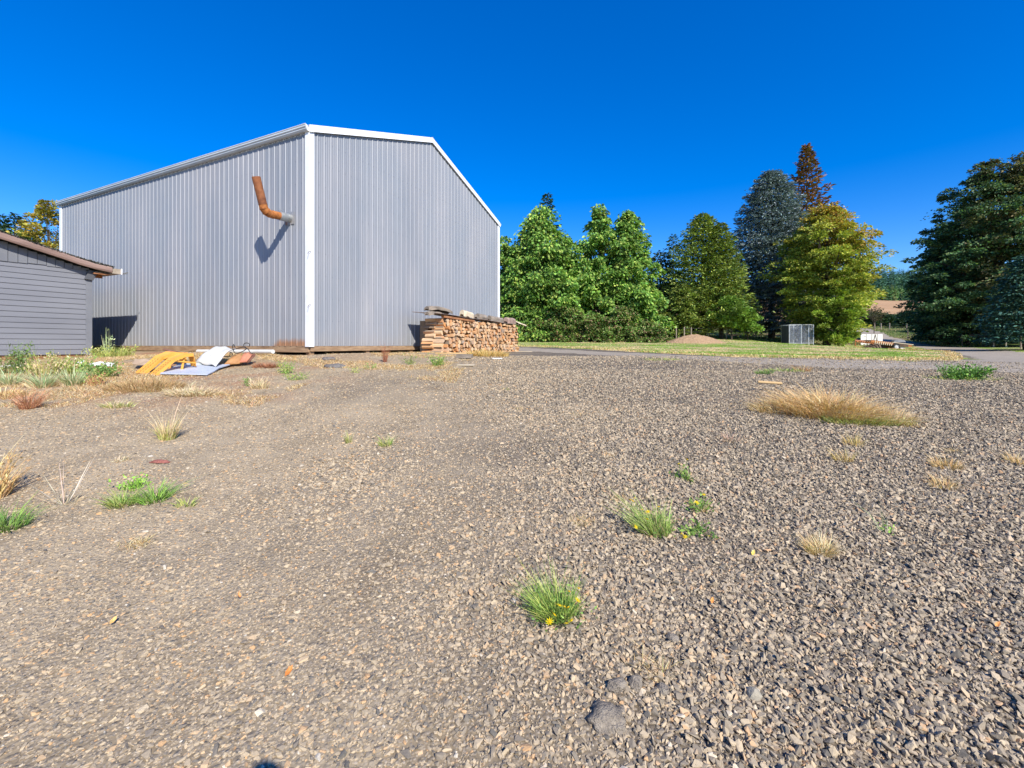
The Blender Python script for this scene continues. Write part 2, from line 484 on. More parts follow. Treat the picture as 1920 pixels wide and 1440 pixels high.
# ------------------------------------------------------------------ painted metal, timber and other materials
def metal_panel():
    t = NT('grey_metal_siding'); t.set(.50, .10, .45)
    p = t.objco(); v = t.mapping(p, (.35, .35, .12))
    n = t.noise(v, 2.2, 5, .6)
    c = t.ramp(n, [(.3, (.25, .27, .295)), (.55, (.295, .30, .315)), (.75, (.335, .33, .335))])  # broad tone noise paints in soft cloud-like reflections
    st = t.noise(t.mapping(p, (6, 6, .12)), 3, 5, .7)
    c = t.mix(.35, c, t.ramp(st, [(.3, (.75, .75, .76)), (.7, (1.12, 1.12, 1.1))]), 'MULTIPLY')
    x, y, z = t.sep(p)
    sheet = t.math('FLOOR', t.math('DIVIDE', t.math('ADD', x, y), .9144))
    wn = t.add('ShaderNodeTexWhiteNoise', noise_dimensions='1D'); t.l.new(sheet, wn.inputs['W'])
    c = t.mix(1.0, c, t.mix(wn.outputs['Value'], (.94, .945, .955), (1.05, 1.045, 1.04)), 'MULTIPLY')
    # soot and rust run down the wall below the flue
    sy = t.math('ADD', t.math('ABSOLUTE', t.math('ADD', y, -.73)), t.math('MULTIPLY', t.math('ABSOLUTE', x), 9.0))
    run = t.math('MULTIPLY', t.rng(sy, .17, .02), t.math('MULTIPLY', t.rng(z, 1.2, 3.3), t.rng(z, 3.62, 3.5)))
    run = t.math('MULTIPLY', run, t.rng(t.noise(t.mapping(p, (14, 14, .5)), 2.0, 4, .7), .4, .65))
    c = t.mix(t.math('MULTIPLY', run, .5), c, (.12, .09, .075))
    # rust blooming up from the bottom edge beside the corner, dusty splash band below
    fade = t.math('MULTIPLY', t.rng(z, .34, .0), t.math('MULTIPLY', t.rng(y, 1.65, 1.2), t.rng(y, .03, .15)))
    rn = t.noise(t.mapping(p, (9, 9, 1.2)), 2.0, 5, .7)
    ru = t.rng(t.math('ADD', fade, t.math('MULTIPLY', rn, .7)), .72, 1.1)
    ru = t.math('MULTIPLY', ru, t.rng(x, .2, .05))
    c = t.mix(ru, c, (.30, .13, .05))
    dust = t.math('MULTIPLY', t.rng(z, .45, .0), .22)
    c = t.mix(dust, c, (.34, .28, .21))
    t.base(c)
    t.bump(t.noise(v, 6, 3), .02, .35)
    return t.m
M_panel = metal_panel()
M_white = simple('white_painted_metal', (.74, .75, .75), (.84, .84, .83), 2, .4, bump=.0, spec=.4)
M_gutter = simple('pale_grey_gutter', (.48, .53, .56), (.58, .62, .64), 2, .4, bump=0, spec=.4)
M_skirt = simple('weathered_board', (.22, .13, .07), (.42, .28, .16), 3, .85, bump=.004, stretch=(1, 1, 5))
M_darkwood = simple('dark_timber', (.06, .04, .03), (.14, .09, .06), 4, .9, bump=.004)
def rusty(name, a=(.17, .055, .02), b=(.40, .15, .045), c=(.52, .24, .09), sc=7, rough=.75):
    t = NT(name); t.set(rough, .15, .3)
    p = t.objco(); n = t.noise(p, sc, 6, .7)
    t.base(t.ramp(n, [(.3, a), (.52, b), (.75, c)])); t.bump(t.noise(p, sc*6, 4), .002, .8)
    return t.m
M_rust = rusty('rusty_steel')
M_galv = simple('galvanised_steel', (.38, .39, .38), (.62, .63, .6), 14, .35, .7, bump=.001)
M_roofmetal = simple('roof_metal', (.45, .47, .5), (.55, .57, .6), 2, .4, .3, bump=0)

# ------------------------------------------------------------------ barn
LB, WB = 14.5, 10.65
HE, HR = 5.70, 7.55          # wall height at eave and ridge above wall bottom
barn = empty('metal_barn', (-5.35, 11.9, EYE-.04), math.atan2(.8966, .4433),
             'tall grey ribbed metal barn with white trim on the gravel yard', 'barn')
def panel(name, L, top, place, mat=M_panel):
    """ribbed sheet: s along wall, offset outwards; place(s,out,z) -> local point"""
    prof = []
    k = 0; pitch = .2286
    s = 0.0
    while s < L:
        for ds, of in ((0, 0), (.004, .006), (.010, .013), (.016, .018), (.023, .020), (.031, .020), (.038, .018), (.044, .013), (.050, .006), (.054, 0), (.098, 0), (.104, .0035), (.112, .006), (.120, .0035), (.126, 0), (.166, 0), (.172, .0035), (.180, .006), (.188, .0035), (.194, 0)):
            if s+ds < L: prof.append((s+ds, of))
        s += pitch
    prof.append((L, 0))
    mb = MB(); bv = mb.bm.verts.new
    brk = [i for i in range(len(prof))]
    prev = None
    for (q, of) in prof:
        a = bv(place(q, of, 0)); b = bv(place(q, of, top(q)))
        if prev: mb.bm.faces.new((prev[0], a, b, prev[1]))
        prev = (a, b)
    me = bpy.data.meshes.new(name)
    bmesh.ops.recalc_face_normals(mb.bm, faces=mb.bm.faces[:])
    mb.bm.to_mesh(me); mb.bm.free(); me.materials.append(mat)
    return mesh_obj(name, me, barn)
gtop = lambda s: HE+(HR-HE)*(1-abs(s-WB/2)/(WB/2))
panel('side_wall', LB, lambda s: HE, lambda s, o, z: (-o, s, z))
panel('gable_wall', WB, gtop, lambda s, o, z: (s, -o, z))
panel('side_wall', LB, lambda s: HE, lambda s, o, z: (WB+o, s, z))
panel('gable_wall', WB, gtop, lambda s, o, z: (s, LB+o, z))
# screws: rows of small washers on the flats
mb = MB()
def screw(p, n):
    pts = []
    for k in range(6):
        a = k*math.pi/3
        if n == 'x': pts.append((p[0], p[1]+.011*math.cos(a), p[2]+.011*math.sin(a)))
        else: pts.append((p[0]+.011*math.cos(a), p[1], p[2]+.011*math.sin(a)))
    mb.faces(pts, [tuple(range(6))])
for z in [.08+.61*i for i in range(10)]:
    s = .075
    while s < LB-.1:
        if z < HE: screw((-.006, s, z), 'x')
        s += .2286
    s = .075
    while s < WB-.1:
        if z < gtop(s)-.2: screw((s, -.006, z), 'y')
        s += .2286
mb.build('screws', simple('screw_head', (.16, .17, .2), (.26, .27, .3), 20, .5, .3, bump=0), barn)
# corner trims
def trim(x, y, sx, sy, h=HE+.02):
    t_ = .035
    mb = MB()
    # L section, outward of both faces
    x0, x1 = (x-t_*sx, x+.125*sx); y0, y1 = (y-t_*sy, y+.125*sy)
    th = .004
    mb.box((min(x0, x1), min(y0, y0+th*sy), -.02), (max(x0, x1), max(y0, y0+th*sy), h))
    mb.box((min(x0, x0+th*sx), min(y0+th*sy, y1), -.02), (max(x0, x0+th*sx), max(y0+th*sy, y1), h))
    # returns back to the sheet
    mb.box((min(x1, x1-th*sx), min(y0+th*sy, y), -.02), (max(x1, x1-th*sx), max(y0+th*sy, y), h))
    mb.box((min(x0+th*sx, x), min(y1, y1-th*sy), -.02), (max(x0+th*sx, x), max(y1, y1-th*sy), h))
    mb.build('corner_trim', M_white, barn)
trim(0, 0, 1, 1); trim(WB, 0, -1, 1); trim(0, LB, 1, -1); trim(WB, LB, -1, -1)
# roof planes with ribs, rake fascia, gutters
sl = (HR-HE)/(WB/2); ov = .10
for sgn in (0, 1):
    mb = MB()
    X = (lambda q: q) if not sgn else (lambda q: WB-q)
    y = -.06
    prev = None
    while y < LB+.06:
        for dy, of in ((0, 0), (.008, .02), (.034, .02), (.046, 0)):
            a = mb.bm.verts.new((X(-ov), y+dy, HE+.10-ov*sl+of)); b = mb.bm.verts.new((X(WB/2), y+dy, HR+.10+of))
            if prev: mb.bm.faces.new((prev[0], a, b, prev[1]))
            prev = (a, b)
        y += .2286
    mb.build('roof_sheet', M_roofmetal, barn)
    mb = MB()   # ridge cap half
    mb.faces([(X(WB/2-.18), -.07, HR+.13-.18*sl), (X(WB/2), -.07, HR+.15), (X(WB/2), LB+.07, HR+.15), (X(WB/2-.18), LB+.07, HR+.13-.18*sl)], [(0, 1, 2, 3)])
    mb.build('ridge_cap', M_white, barn)
    for yy, d in ((0, -1), (LB, 1)):
        mb = MB()
        a, b = X(-.04), X(WB/2)
        y0, y1 = yy+d*.030, yy+d*.065
        zt0, zt1 = HE+.135-.04*sl, HR+.135
        h = .185
        V = [(a, y0, zt0-h), (b, y0, zt1-h), (b, y0, zt1), (a, y0, zt0), (a, y1, zt0-h), (b, y1, zt1-h), (b, y1, zt1), (a, y1, zt0)]
        mb.faces(V, [(0, 1, 2, 3), (4, 7, 6, 5), (0, 4, 5, 1), (3, 2, 6, 7), (0, 3, 7, 4), (1, 5, 6, 2)])
        # folded lip along the lower edge
        mb.faces([(a, y1+d*.006, zt0-h+.03), (b, y1+d*.006, zt1-h+.03), (b, y1+d*.012, zt1-h-.004), (a, y1+d*.012, zt0-h-.004)], [(0, 1, 2, 3)])
        mb.build('rake_trim', M_white, barn)
    # K profile gutter
    g = [(-.02, HE+.10), (-.15, HE+.105), (-.158, HE+.09), (-.150, HE+.075), (-.150, HE+.045), (-.125, HE+.02), (-.125, HE-.005), (-.09, HE-.045), (-.02, HE-.045)]
    th = .004
    gi = [(q[0]+.004, q[1]+.004) for q in g]
    poly = [(X(q[0]), q[1]) for q in g]
    mb = MB()
    n = len(poly)
    V = [(p[0], -.02, p[1]) for p in poly]+[(p[0], LB+.05, p[1]) for p in poly]
    mb.faces(V, [(i, i+1, i+1+n, i+n) for i in range(1, n-1)]+[tuple(range(1, n)), tuple(range(2*n-1, n, -1))])
    mb.build('gutter', M_gutter, barn)
    mb = MB()
    mb.tube([(X(-.155), -.03, HE+.103), (X(-.155), LB+.05, HE+.103)], .011, 6)
    mb.build('gutter_bead', M_white, barn)
    mb = MB()
    V = [(X(-.165), HE+.11), (X(-.09), HE-.05), (X(-.02), HE-.05), (X(-.02), HE+.05)]
    mb.extr(V, 1, -.045, -.024); mb.build('gutter_end_cap', M_white, barn)
# floor slab / skirt boards and posts
for a, b in (((.00, .05, -.17), (.05, LB, -.004)), ((.052, .00, -.145), (WB, .05, -.004))):
    MB().box(a, b).build('skirt_board', M_skirt, barn, bevel=.004)
for i in range(7):
    MB().box((.055, .055+i*2.38, -.6), (.195, .195+i*2.38, HE-.2)).build('post', M_skirt, barn)
for i in range(1, 6):
    MB().box((i*2.1, .055, -.6), (i*2.1+.14, .195, HE-.2)).build('post', M_skirt, barn)
# wire hooks on the corner trim
for z in (1.07, 2.47):
    MB().tube([(-.0, -.04, z), (-.02, -.07, z+.02), (-.06, -.09, z+.02), (-.10, -.08, z-.02), (-.115, -.08, z-.07)], .006, 5).build('hook', M_darkwood, barn)
# flue: galvanised thimble, rusty elbow and stack
fl = empty('flue_pipe'); fl.parent = barn; fl.location = (0, .73, 3.46)
def fp(l, y, z): return (-l, y, z)
mb = MB(); mb.tube([fp(.0, 0, .0), fp(.31, .0, -.015)], .112, 20)
mb.tube([fp(.29, 0, -.015), fp(.315, 0, -.015)], .117, 20)
mb.tube([fp(.10, 0, -.003), fp(.115, 0, -.003)], .117, 20)
mb.build('collar', M_galv, fl)
mb = MB(); mb.tube([fp(.315, 0, -.016), fp(.345, 0, -.017)], .119, 20); mb.box((-.345, -.015, .10), (-.315, .015, .15)); mb.build('strap', M_galv, fl)
path = [fp(.30, 0, -.015), fp(.52, .0, -.03), fp(.62, .0, -.035), fp(.71, .0, -.0), fp(.775, .0, .065), fp(.80, .0, .15)]
mb = MB(); mb.tube(path, [.101, .101, .102, .104, .104, .101], 20)
for a in (1, 3, 4):
    q = Vector(path[a]); d = (Vector(path[a+1])-Vector(path[a-1])).normalized()
    mb.tube([q-d*.008, q+d*.008], .109, 20)
mb.build('elbow', rusty('orange_rust', (.16, .055, .02), (.42, .15, .04), (.56, .25, .09), 9), fl)
top = Vector(fp(.985, .0, .80)); lo = Vector(path[-1])
mb = MB(); mb.tube([lo, top], .102, 20, cap=False)
mb.tube([lo+(top-lo)*.0, lo+(top-lo)*.03], .107, 20); mb.tube([lo+(top-lo)*.0+Vector((-.098, 0, 0)), top+Vector((-.100, 0, -.0))], .006, 5)
mb.build('stack', rusty('brown_rust', (.14, .05, .025), (.27, .10, .04), (.36, .15, .06), 5), fl)
mb = MB(); mb.tube([lo+(top-lo)*.93, top-(top-lo)*.002], .097, 20); mb.build('dark_plug', M_darkwood, fl)  # dark plug filling the top end of the stack
# collar flashing plate
MB().box((-.024, -.17, -.17), (-.020, .17, .17)).build('flashing', M_panel, fl)

# ------------------------------------------------------------------ grey shed on the left
M_sid = simple('grey_lap_siding', (.175, .178, .195), (.215, .218, .235), 2, .6, bump=.001, stretch=(1, .2, 1))
M_sidd = simple('dark_grey_trim', (.16, .165, .18), (.20, .205, .22), 2, .6, bump=.001)
M_block = simple('dark_grey_block', (.08, .083, .092), (.11, .114, .125), 2, .6, bump=.001)
M_found = simple('brown_stained_concrete', (.16, .07, .03), (.36, .19, .10), 3, .9, bump=.006)
M_rake = simple('weathered_rake_board', (.17, .105, .08), (.34, .23, .19), 5, .8, bump=.006, stretch=(1, .12, 1))
shed = empty('grey_shed', (-12.82, 13.75, EYE), -math.atan2(.4433, .8966), 'low grey lap sided shed with a mossy sloping roof at the left edge', 'shed')
z0, zb = -.29, 2.27; LS = 9.0
mb = MB()
nb = 17; ex = (zb-z0)/nb
for i in range(nb):
    a = z0+i*ex; b = a+ex
    # each lap: proud at its lower edge
    mb.faces([(.020, -LS, a), (.020, -.14, a), (.003, -.14, b), (.003, -LS, b)], [(0, 1, 2, 3)])
    mb.faces([(.020, -LS, a), (.020, -.14, a), (.0, -.14, a+.001), (.0, -LS, a+.001)], [(0, 3, 2, 1)])
mb.box((-.08, -LS, z0), (0, -.02, 2.20)); mb.faces([(0, -LS, 2.2), (0, -.05, 2.2), (0, -.37, 2.34), (0, -2, 2.79), (0, -4.5, 3.5), (0, -LS, 2.3)], [(0, 1, 2, 3, 4, 5)])
mb.build('lap_siding', M_sid, shed)
MB().box((-.10, -.15, z0-.02), (.032, .0, 2.05)).build('corner_board', M_sidd, shed, bevel=.004)
MB().box((-8.0, -.02, z0), (-.10, -.0, 2.18)).build('back_wall', M_sid, shed)
# boxed eave return
MB().faces([(.10, -.10, 2.25), (.10, .13, 2.24), (.10, .0, 1.95), (.10, -.19, 1.97), (-.12, -.10, 2.25), (-.12, .13, 2.24), (-.12, .0, 1.95), (-.12, -.19, 1.97)],
    [(0, 3, 2, 1), (4, 5, 6, 7), (0, 1, 5, 4), (3, 7, 6, 2), (0, 4, 7, 3), (1, 2, 6, 5)]).build('eave_return', M_block, shed, bevel=.005)
rz = lambda y: float(np.interp(y, [-4.5, -2, -1, -.37, .1, .7], [3.5, 2.79, 2.51, 2.345, 2.26, 2.17]))     # underside of rake at local y
mb = MB(); y = -LS; rr = random.Random(3)
while y < -.2:
    w_ = .19; o_ = rr.uniform(0, .012)
    zb2 = zb-.02+rr.uniform(-.012, .012)
    mb.box((.012, y+.006, zb2), (.026+o_, y+w_-.006, max(zb2+.02, (rz(y+.1) if y > -4.5 else rz(-9-y)))))
    y += w_
mb.build('gable_boards', M_sidd, shed)
MB().box((-8.2, -LS-.1, z0-.75), (-.02, -.03, z0-.002)).build('foundation', M_found, shed, bevel=.01)
# rake board, rounded and bowed
mb = MB(); pts = []; n = 24
ring = [(.0, -.09), (.03, -.085), (.05, -.04), (.05, .04), (.03, .085), (-.0, .09)]
for i in range(n+1):
    y = -LS+(LS+.38)*i/n
    zc = (rz(y) if y > -4.5 else rz(-9-y))+.095+.012*math.sin(i*1.3)
    pts.append([(.27+a+.008*math.sin(i*2.1), y, zc+b) for a, b in ring])
V = [p for r_ in pts for p in r_]; m_ = len(ring)
Fs = [(i*m_+k, i*m_+(k+1) % m_, (i+1)*m_+(k+1) % m_, (i+1)*m_+k) for i in range(n) for k in range(m_)]+[tuple(range(m_)), tuple(range((n+1)*m_-1, n*m_-1, -1))]
mb.faces(V, Fs).build('rake_board', M_rake, shed)
# roof deck + mossy shingles
def rzt(y): return rz(y)+.195
mb = MB()
for y0_, y1_, zt0, zt1 in ((.42, -.4, rzt(.42), rzt(-.4)), (-.4, -2, rzt(-.4), rzt(-2)), (-2, -4.5, rzt(-2), rzt(-4.5)), (-9.6, -4.5, rzt(.6), rzt(-4.5))):
    V = [(.30, y0_, zt0-.06), (.30, y1_, zt1-.06), (-8.4, y1_, zt1-.06), (-8.4, y0_, zt0-.06), (.30, y0_, zt0), (.30, y1_, zt1), (-8.4, y1_, zt1), (-8.4, y0_, zt0)]
    mb.faces(V, [(0, 3, 2, 1), (4, 5, 6, 7), (0, 1, 5, 4), (2, 3, 7, 6), (0, 4, 7, 3), (1, 2, 6, 5)])
mb.build('roof', simple('mossy_shingle', (.03, .03, .03), (.12, .11, .09), 12, .95, bump=.02), shed)
# flaky shingle edge and debris
n = 5200
yy = RNG.uniform(-4.5, .42, n); xx = .31-np.abs(RNG.normal(0, .12, n))*1.5
hz_ = np.array([rzt(v) for v in yy])+np.abs(RNG.normal(0, .010, n))
Pn = np.stack([xx, yy, hz_], 1)
def leaf_quads(Pt, D, S, L, W):
    """rhombic leaves: base Pt, direction D, side S (unit), length L, width W"""
    L = np.broadcast_to(L, (len(Pt),))[:, None]; W = np.broadcast_to(W, (len(Pt),))[:, None]
    V = np.stack([Pt, Pt+D*L*.5+S*W*.5, Pt+D*L, Pt+D*L*.5-S*W*.5], 1).reshape(-1, 3)
    Fq = np.arange(len(Pt)*4).reshape(-1, 4)
    return V, Fq
def unit(v): return v/np.maximum(np.linalg.norm(v, axis=-1, keepdims=True), 1e-9)
D = unit(RNG.normal(0, 1, (n, 3))*np.array([1, 1, .5])); S = unit(np.cross(D, RNG.normal(0, 1, (n, 3))))
V, Fq = leaf_quads(Pn, D, S, .05, .03)
cc = np.repeat(np.array([(.03, .03, .028), (.10, .09, .075), (.06, .06, .035), (.17, .15, .12)])[RNG.integers(0, 4, n)], 4, axis=0)
mesh_obj('shingle_edge', np_mesh('shingle_edge', V, Fq, M_leaf, cc), shed)
# rafters and eave gutter end
for i in range(9):
    MB().box((-.3-i*.9, .0, 2.08), (-.26-i*.9, .36, 2.18)).build('rafter', M_rust, shed)
MB().box((-8.3, -.0, 2.185), (.22, .36, 2.20)).build('soffit', M_darkwood, shed)
mb = MB(); g = [(.385, 2.36), (.385, 2.205), (.60, 2.205), (.63, 2.36)]
mb.extr(g, 0, -8.3, .30); mb.build('eave_gutter', simple('tan_gutter', (.28, .22, .16), (.44, .37, .28), 4, .7, bump=.002), shed)
MB().box((.302, .60, 2.20), (.31, .635, 2.38)).build('gutter_bracket', M_white, shed)
MB().faces([(.30, .64, 2.24), (.30, .80, 2.31), (.28, .78, 2.24), (.25, .66, 2.21)], [(0, 1, 2, 3)]).build('bent_flashing', M_galv, shed)
# orange underside board
MB().box((.10, -.02, 2.15), (.20, .36, 2.18)).build('soffit_board', rusty('orange_board', (.3, .13, .05), (.45, .2, .09), (.5, .26, .12)), shed)

# ------------------------------------------------------------------ woodpile
vv = Vector((.4433, .8966, 0)); nn = Vector((.8966, -.4433, 0)); C0 = Vector((-5.35, 11.9, 0))
def wp(w_, n_, z_):
    p = C0+vv*w_+nn*n_; p.z = EYE+z_; return p
def log_mesh(seed, kind):
    r = random.Random(seed); mb = MB(); L = .42
    if kind == 'quarter': poly = [(0, 0)]+[(math.cos(a)*1.0, math.sin(a)*1.0) for a in (0, .4, .8, 1.2, 1.57)]
    elif kind == 'half': poly = [(math.cos(a), math.sin(a)) for a in (0, .6, 1.2, 1.9, 2.5, 3.14)]
    elif kind == 'slab': poly = [(-.9, -.3), (.8, -.42), (1.0, .05), (.6, .42), (-.5, .5), (-1, .1)]
    else: poly = [(math.cos(a), math.sin(a)) for a in [i*math.pi/4 for i in range(8)]]
    cx = sum(p[0] for p in poly)/len(poly); cy = sum(p[1] for p in poly)/len(poly)
    s = .075 if kind != 'quarter' else .105
    poly = [((p[0]-cx)*s*r.uniform(.88, 1.12), (p[1]-cy)*s*r.uniform(.88, 1.12)) for p in poly]
    n = len(poly); tw = r.uniform(-.12, .12); V = []
    for t_ in (-.5, .0, .5):
        a = tw*t_; k = r.uniform(.92, 1.06)
        for p in poly:
            V.append(((p[0]*math.cos(a)-p[1]*math.sin(a))*k, t_*L+r.uniform(-.006, .006), (p[0]*math.sin(a)+p[1]*math.cos(a))*k))
    Fs = [tuple(range(n)), tuple(range(3*n-1, 2*n-1, -1))]
    for q in (0, 1):
        Fs += [(q*n+i, q*n+(i+1) % n, (q+1)*n+(i+1) % n, (q+1)*n+i) for i in range(n)]
    mb.faces(V, Fs)
    bmesh.ops.recalc_face_normals(mb.bm, faces=mb.bm.faces[:])
    me = bpy.data.meshes.new('firewood_log'); mb.bm.to_mesh(me); mb.bm.free()
    return me
def wood_mat():
    t = NT('split_wood'); t.set(.85, 0, .15)
    oi = t.add('ShaderNodeObjectInfo').outputs['Random']
    end = t.ramp(oi, [(0, (.46, .24, .11)), (.25, (.66, .40, .21)), (.5, (.78, .54, .32)), (.7, (.58, .42, .29)), (.85, (.72, .33, .12)), (1, (.40, .32, .26))])
    p = t.objco(); n = t.noise(t.mapping(p, (1, .15, 1)), 40, 5, .7)
    end = t.mix(.7, end, t.mix(n, (.45, .42, .38), (1.25, 1.2, 1.12)), 'MULTIPLY')
    t.base(end); t.bump(n, .006, .8)
    return t.m
def barky():
    t = NT('log_bark'); t.set(.95, 0, .1)
    oi = t.add('ShaderNodeObjectInfo').outputs['Random']
    p = t.objco(); n = t.noise(t.mapping(p, (1, .2, 1)), 22, 6, .7)
    c = t.mix(t.rng(oi, 0, 1), (.26, .19, .135), (.42, .34, .26))
    t.base(t.mix(.8, c, t.mix(n, (.35, .33, .3), (1.35, 1.3, 1.2)), 'MULTIPLY')); t.bump(n, .02, 1)
    return t.m
M_wood = wood_mat(); M_logbark = barky()
kinds = ['quarter', 'half', 'slab', 'quarter', 'round', 'quarter', 'half', 'quarter']
LOGS = []
for i in range(10):
    me = log_mesh(500+i, kinds[i % 8]); me.materials.append(M_wood); me.materials.append(M_logbark)
    n_ = len(me.polygons)
    for q, pl in enumerate(me.polygons):
        if q >= 2: pl.material_index = 1 if (abs(pl.normal.y) < .5 and pl.center.xz.length > .055 and kinds[i % 8] != 'slab') else 0
    LOGS.append(me)
angv = math.atan2(vv.y, vv.x)
r = random.Random(21)
nlog = 0
def zground(w_, n_):
    p = wp(w_, n_, 0); return gz(p.x, p.y)-EYE
def put_log(w_, n_, z_, rot, yaw, scale=1.0, label='split firewood log stacked end on in the long woodpile against the barn', group='firewood logs in the woodpile', me=None):
    global nlog
    o = bpy.data.objects.new('firewood_log', me or r.choice(LOGS)); COL.objects.link(o)
    # mesh y axis lies along pile depth (nn)
    M = Matrix.Translation(wp(w_, n_, z_)) @ Matrix.Rotation(angv+yaw, 4, 'Z') @ Matrix.Rotation(rot, 4, 'Y')
    o.matrix_world = M @ Matrix.Diagonal((scale, 1, scale, 1))
    tag(o, label, 'log', group); nlog += 1
    return o
zlog = -.36
for row in range(10):
    zz = zlog+.065+row*.122
    wstart = 4.25+(.06 if row % 2 else 0)
    w_ = wstart+r.uniform(-.03, .03)
    while w_ < 9.45:
        # top follows a slight slump
        if zz < .98-.02*(w_-4):
            put_log(w_, 1.27+r.uniform(-.05, .05), zz+r.uniform(-.018, .018), r.uniform(0, 6.28), r.uniform(-.08, .08), r.uniform(.95, 1.25))
        w_ += r.uniform(.150, .195)
# logs lying across at both ends (cribbed ends, seen from the side)
for row in range(9):
    zz = zlog+.07+row*.135
    o = put_log(4.10-.02*(8-row)+r.uniform(-.04, .04), 1.22+r.uniform(-.06, .06), zz, r.uniform(0, 6), r.uniform(-.15, .15), r.uniform(1.0, 1.35),
                'weathered side-on log bulging from the near left end of the woodpile', 'logs at the near end of the woodpile')
    put_log(4.06-.02*(8-row)+r.uniform(-.04, .04), .92+r.uniform(-.06, .06), zz+.05, r.uniform(0, 6), r.uniform(-.15, .15), r.uniform(.9, 1.2),
            'weathered side-on log bulging from the near left end of the woodpile', 'logs at the near end of the woodpile')
for row in range(9):
    put_log(9.62+r.uniform(-.04, .08), 1.27+r.uniform(-.05, .05), zlog+.07+row*.125, r.uniform(0, 6), r.uniform(-.3, .3), r.uniform(.7, 1.0),
            'split log at the far right end of the woodpile', 'logs at the far end of the woodpile')
print('logs', nlog)
# second row behind, hidden, as a single supporting bulk of timber
MB().box((0, 0, 0), (5.2, .34, 1.18)).build('timber_pallet', M_logbark, None)
o = bpy.data.objects['timber_pallet']
o.matrix_world = Matrix.Translation(wp(4.3, .62, zlog+.0)) @ Matrix.Rotation(angv, 4, 'Z')
tag(o, 'rough stacked bark backing behind the split firewood by the barn wall', 'timber')
# corrugated cover sheet
mb = MB(); prev = None
for i in range(0, 300):
    w_ = -.32+i*.02; z_ = 1.02-.022*(w_)+.008*math.sin(i*1.6)+.01*math.sin(i*.05)
    a = mb.bm.verts.new((w_, -.62, z_-.03)); b = mb.bm.verts.new((w_, .5, z_+.06))
    if prev: mb.bm.faces.new((prev[0], a, b, prev[1]))
    prev = (a, b)
o = mb.build('cover_sheet', simple('rusted_tin', (.20, .11, .07), (.42, .36, .32), 3, .6, .3, bump=.002), None)
o.matrix_world = Matrix.Translation(wp(4.0, .92, 0)) @ Matrix.Rotation(angv, 4, 'Z')
sm = o.modifiers.new('sheet', 'SOLIDIFY'); sm.thickness = .006
tag(o, 'long thin rusted corrugated tin sheet covering the top of the woodpile', 'sheet metal')
topz = lambda w_: 1.02-.022*(w_-4.0)
def slab(name, L_, W_, T_, mat, seed, curve=0.0):
    r_ = random.Random(seed); mb = MB(); n = 9; V = []; k = 6
    for i in range(n+1):
        t_ = i/n-.5; s_ = 1-.35*abs(2*t_)**6
        for j in range(k):
            u_ = j/(k-1)-.5
            V.append((t_*L_, u_*W_*s_+r_.uniform(-.01, .01), T_*.5*(1-(2*u_)**2)+curve*(1-(2*t_)**2)+r_.uniform(-.008, .008)))
    m_ = len(V)
    V += [(x_, y_, z_-T_*(.7+.3*random.Random(i).random())) for i, (x_, y_, z_) in enumerate(V)]
    Fs = []
    for i in range(n):
        for j in range(k-1):
            a = i*k+j; Fs.append((a, a+1, a+k+1, a+k)); Fs.append((m_+a, m_+a+k, m_+a+k+1, m_+a+1))
    for i in range(n):
        for j in (0, k-1):
            a = i*k+j; Fs.append((a, a+k, a+k+m_, a+m_))
    for j in range(k-1):
        for i in (0, n):
            a = i*k+j; Fs.append((a, a+1, a+1+m_, a+m_))
    return mb.faces(V, Fs).build(name, mat)
def lay(o, w_, n_, z_, yaw=0, tilt=0, roll=0):
    o.matrix_world = Matrix.Translation(wp(w_, n_, z_)) @ Matrix.Rotation(angv+yaw, 4, 'Z') @ Matrix.Rotation(tilt, 4, 'Y') @ Matrix.Rotation(roll, 4, 'X')
M_slab = simple('grey_bark_slab', (.14, .115, .09), (.36, .29, .22), 6, .9, bump=.015, stretch=(.3, 1, 1))
M_palewood = simple('pale_split_wood', (.48, .38, .25), (.64, .54, .38), 5, .8, bump=.006, stretch=(.3, 1, 1))
o = slab('bark_slab', .95, .42, .10, M_slab, 1, .06); lay(o, 4.05, 1.25, topz(4.0)+.13, -.35, .10); tag(o, 'curved grey bark slab overhanging the left end of the woodpile cover', 'bark slab')
o = slab('bark_slab', .7, .3, .09, M_slab, 7, .03); lay(o, 3.85, 1.2, topz(4.0)+.01, -.1, -.05); tag(o, 'smaller dark bark slab under the curved one at the left end of the woodpile', 'bark slab')
o = slab('split_log', .62, .30, .17, M_palewood, 2); lay(o, 5.72, 1.3, topz(5.6)+.15, -.05, .1); tag(o, 'pale cream split log lying on the woodpile cover left of its middle', 'log')
o = slab('split_log', .75, .34, .17, M_slab, 3); lay(o, 6.85, 1.25, topz(6.8)+.14, .1, .0, .3); tag(o, 'grey brown split log lying on the middle of the woodpile cover', 'log')
o = slab('split_log', .95, .32, .17, M_slab, 4); lay(o, 8.0, 1.25, topz(8)+.13, -.08, .05); tag(o, 'long grey split log with pale patches right of the middle of the woodpile cover', 'log')
o = slab('split_log', .85, .34, .20, simple('reddish_log', (.2, .13, .1), (.4, .28, .22), 6, .9, bump=.01), 5); lay(o, 9.2, 1.3, topz(9.2)+.16, .05, .0); tag(o, 'reddish brown split log near the right end of the woodpile cover', 'log')
o = slab('wood_strip', .8, .10, .04, M_palewood, 6); lay(o, 9.85, 1.45, topz(9.9)+.08, -.5, .28); tag(o, 'thin pale board slanting off the right end of the woodpile cover', 'board')
MB().box((-.4, -.07, -.04), (.4, .07, .04)).build('support_board', rusty('cover_bearer', (.22, .09, .04), (.4, .18, .08), (.5, .26, .12)), None, bevel=.006)
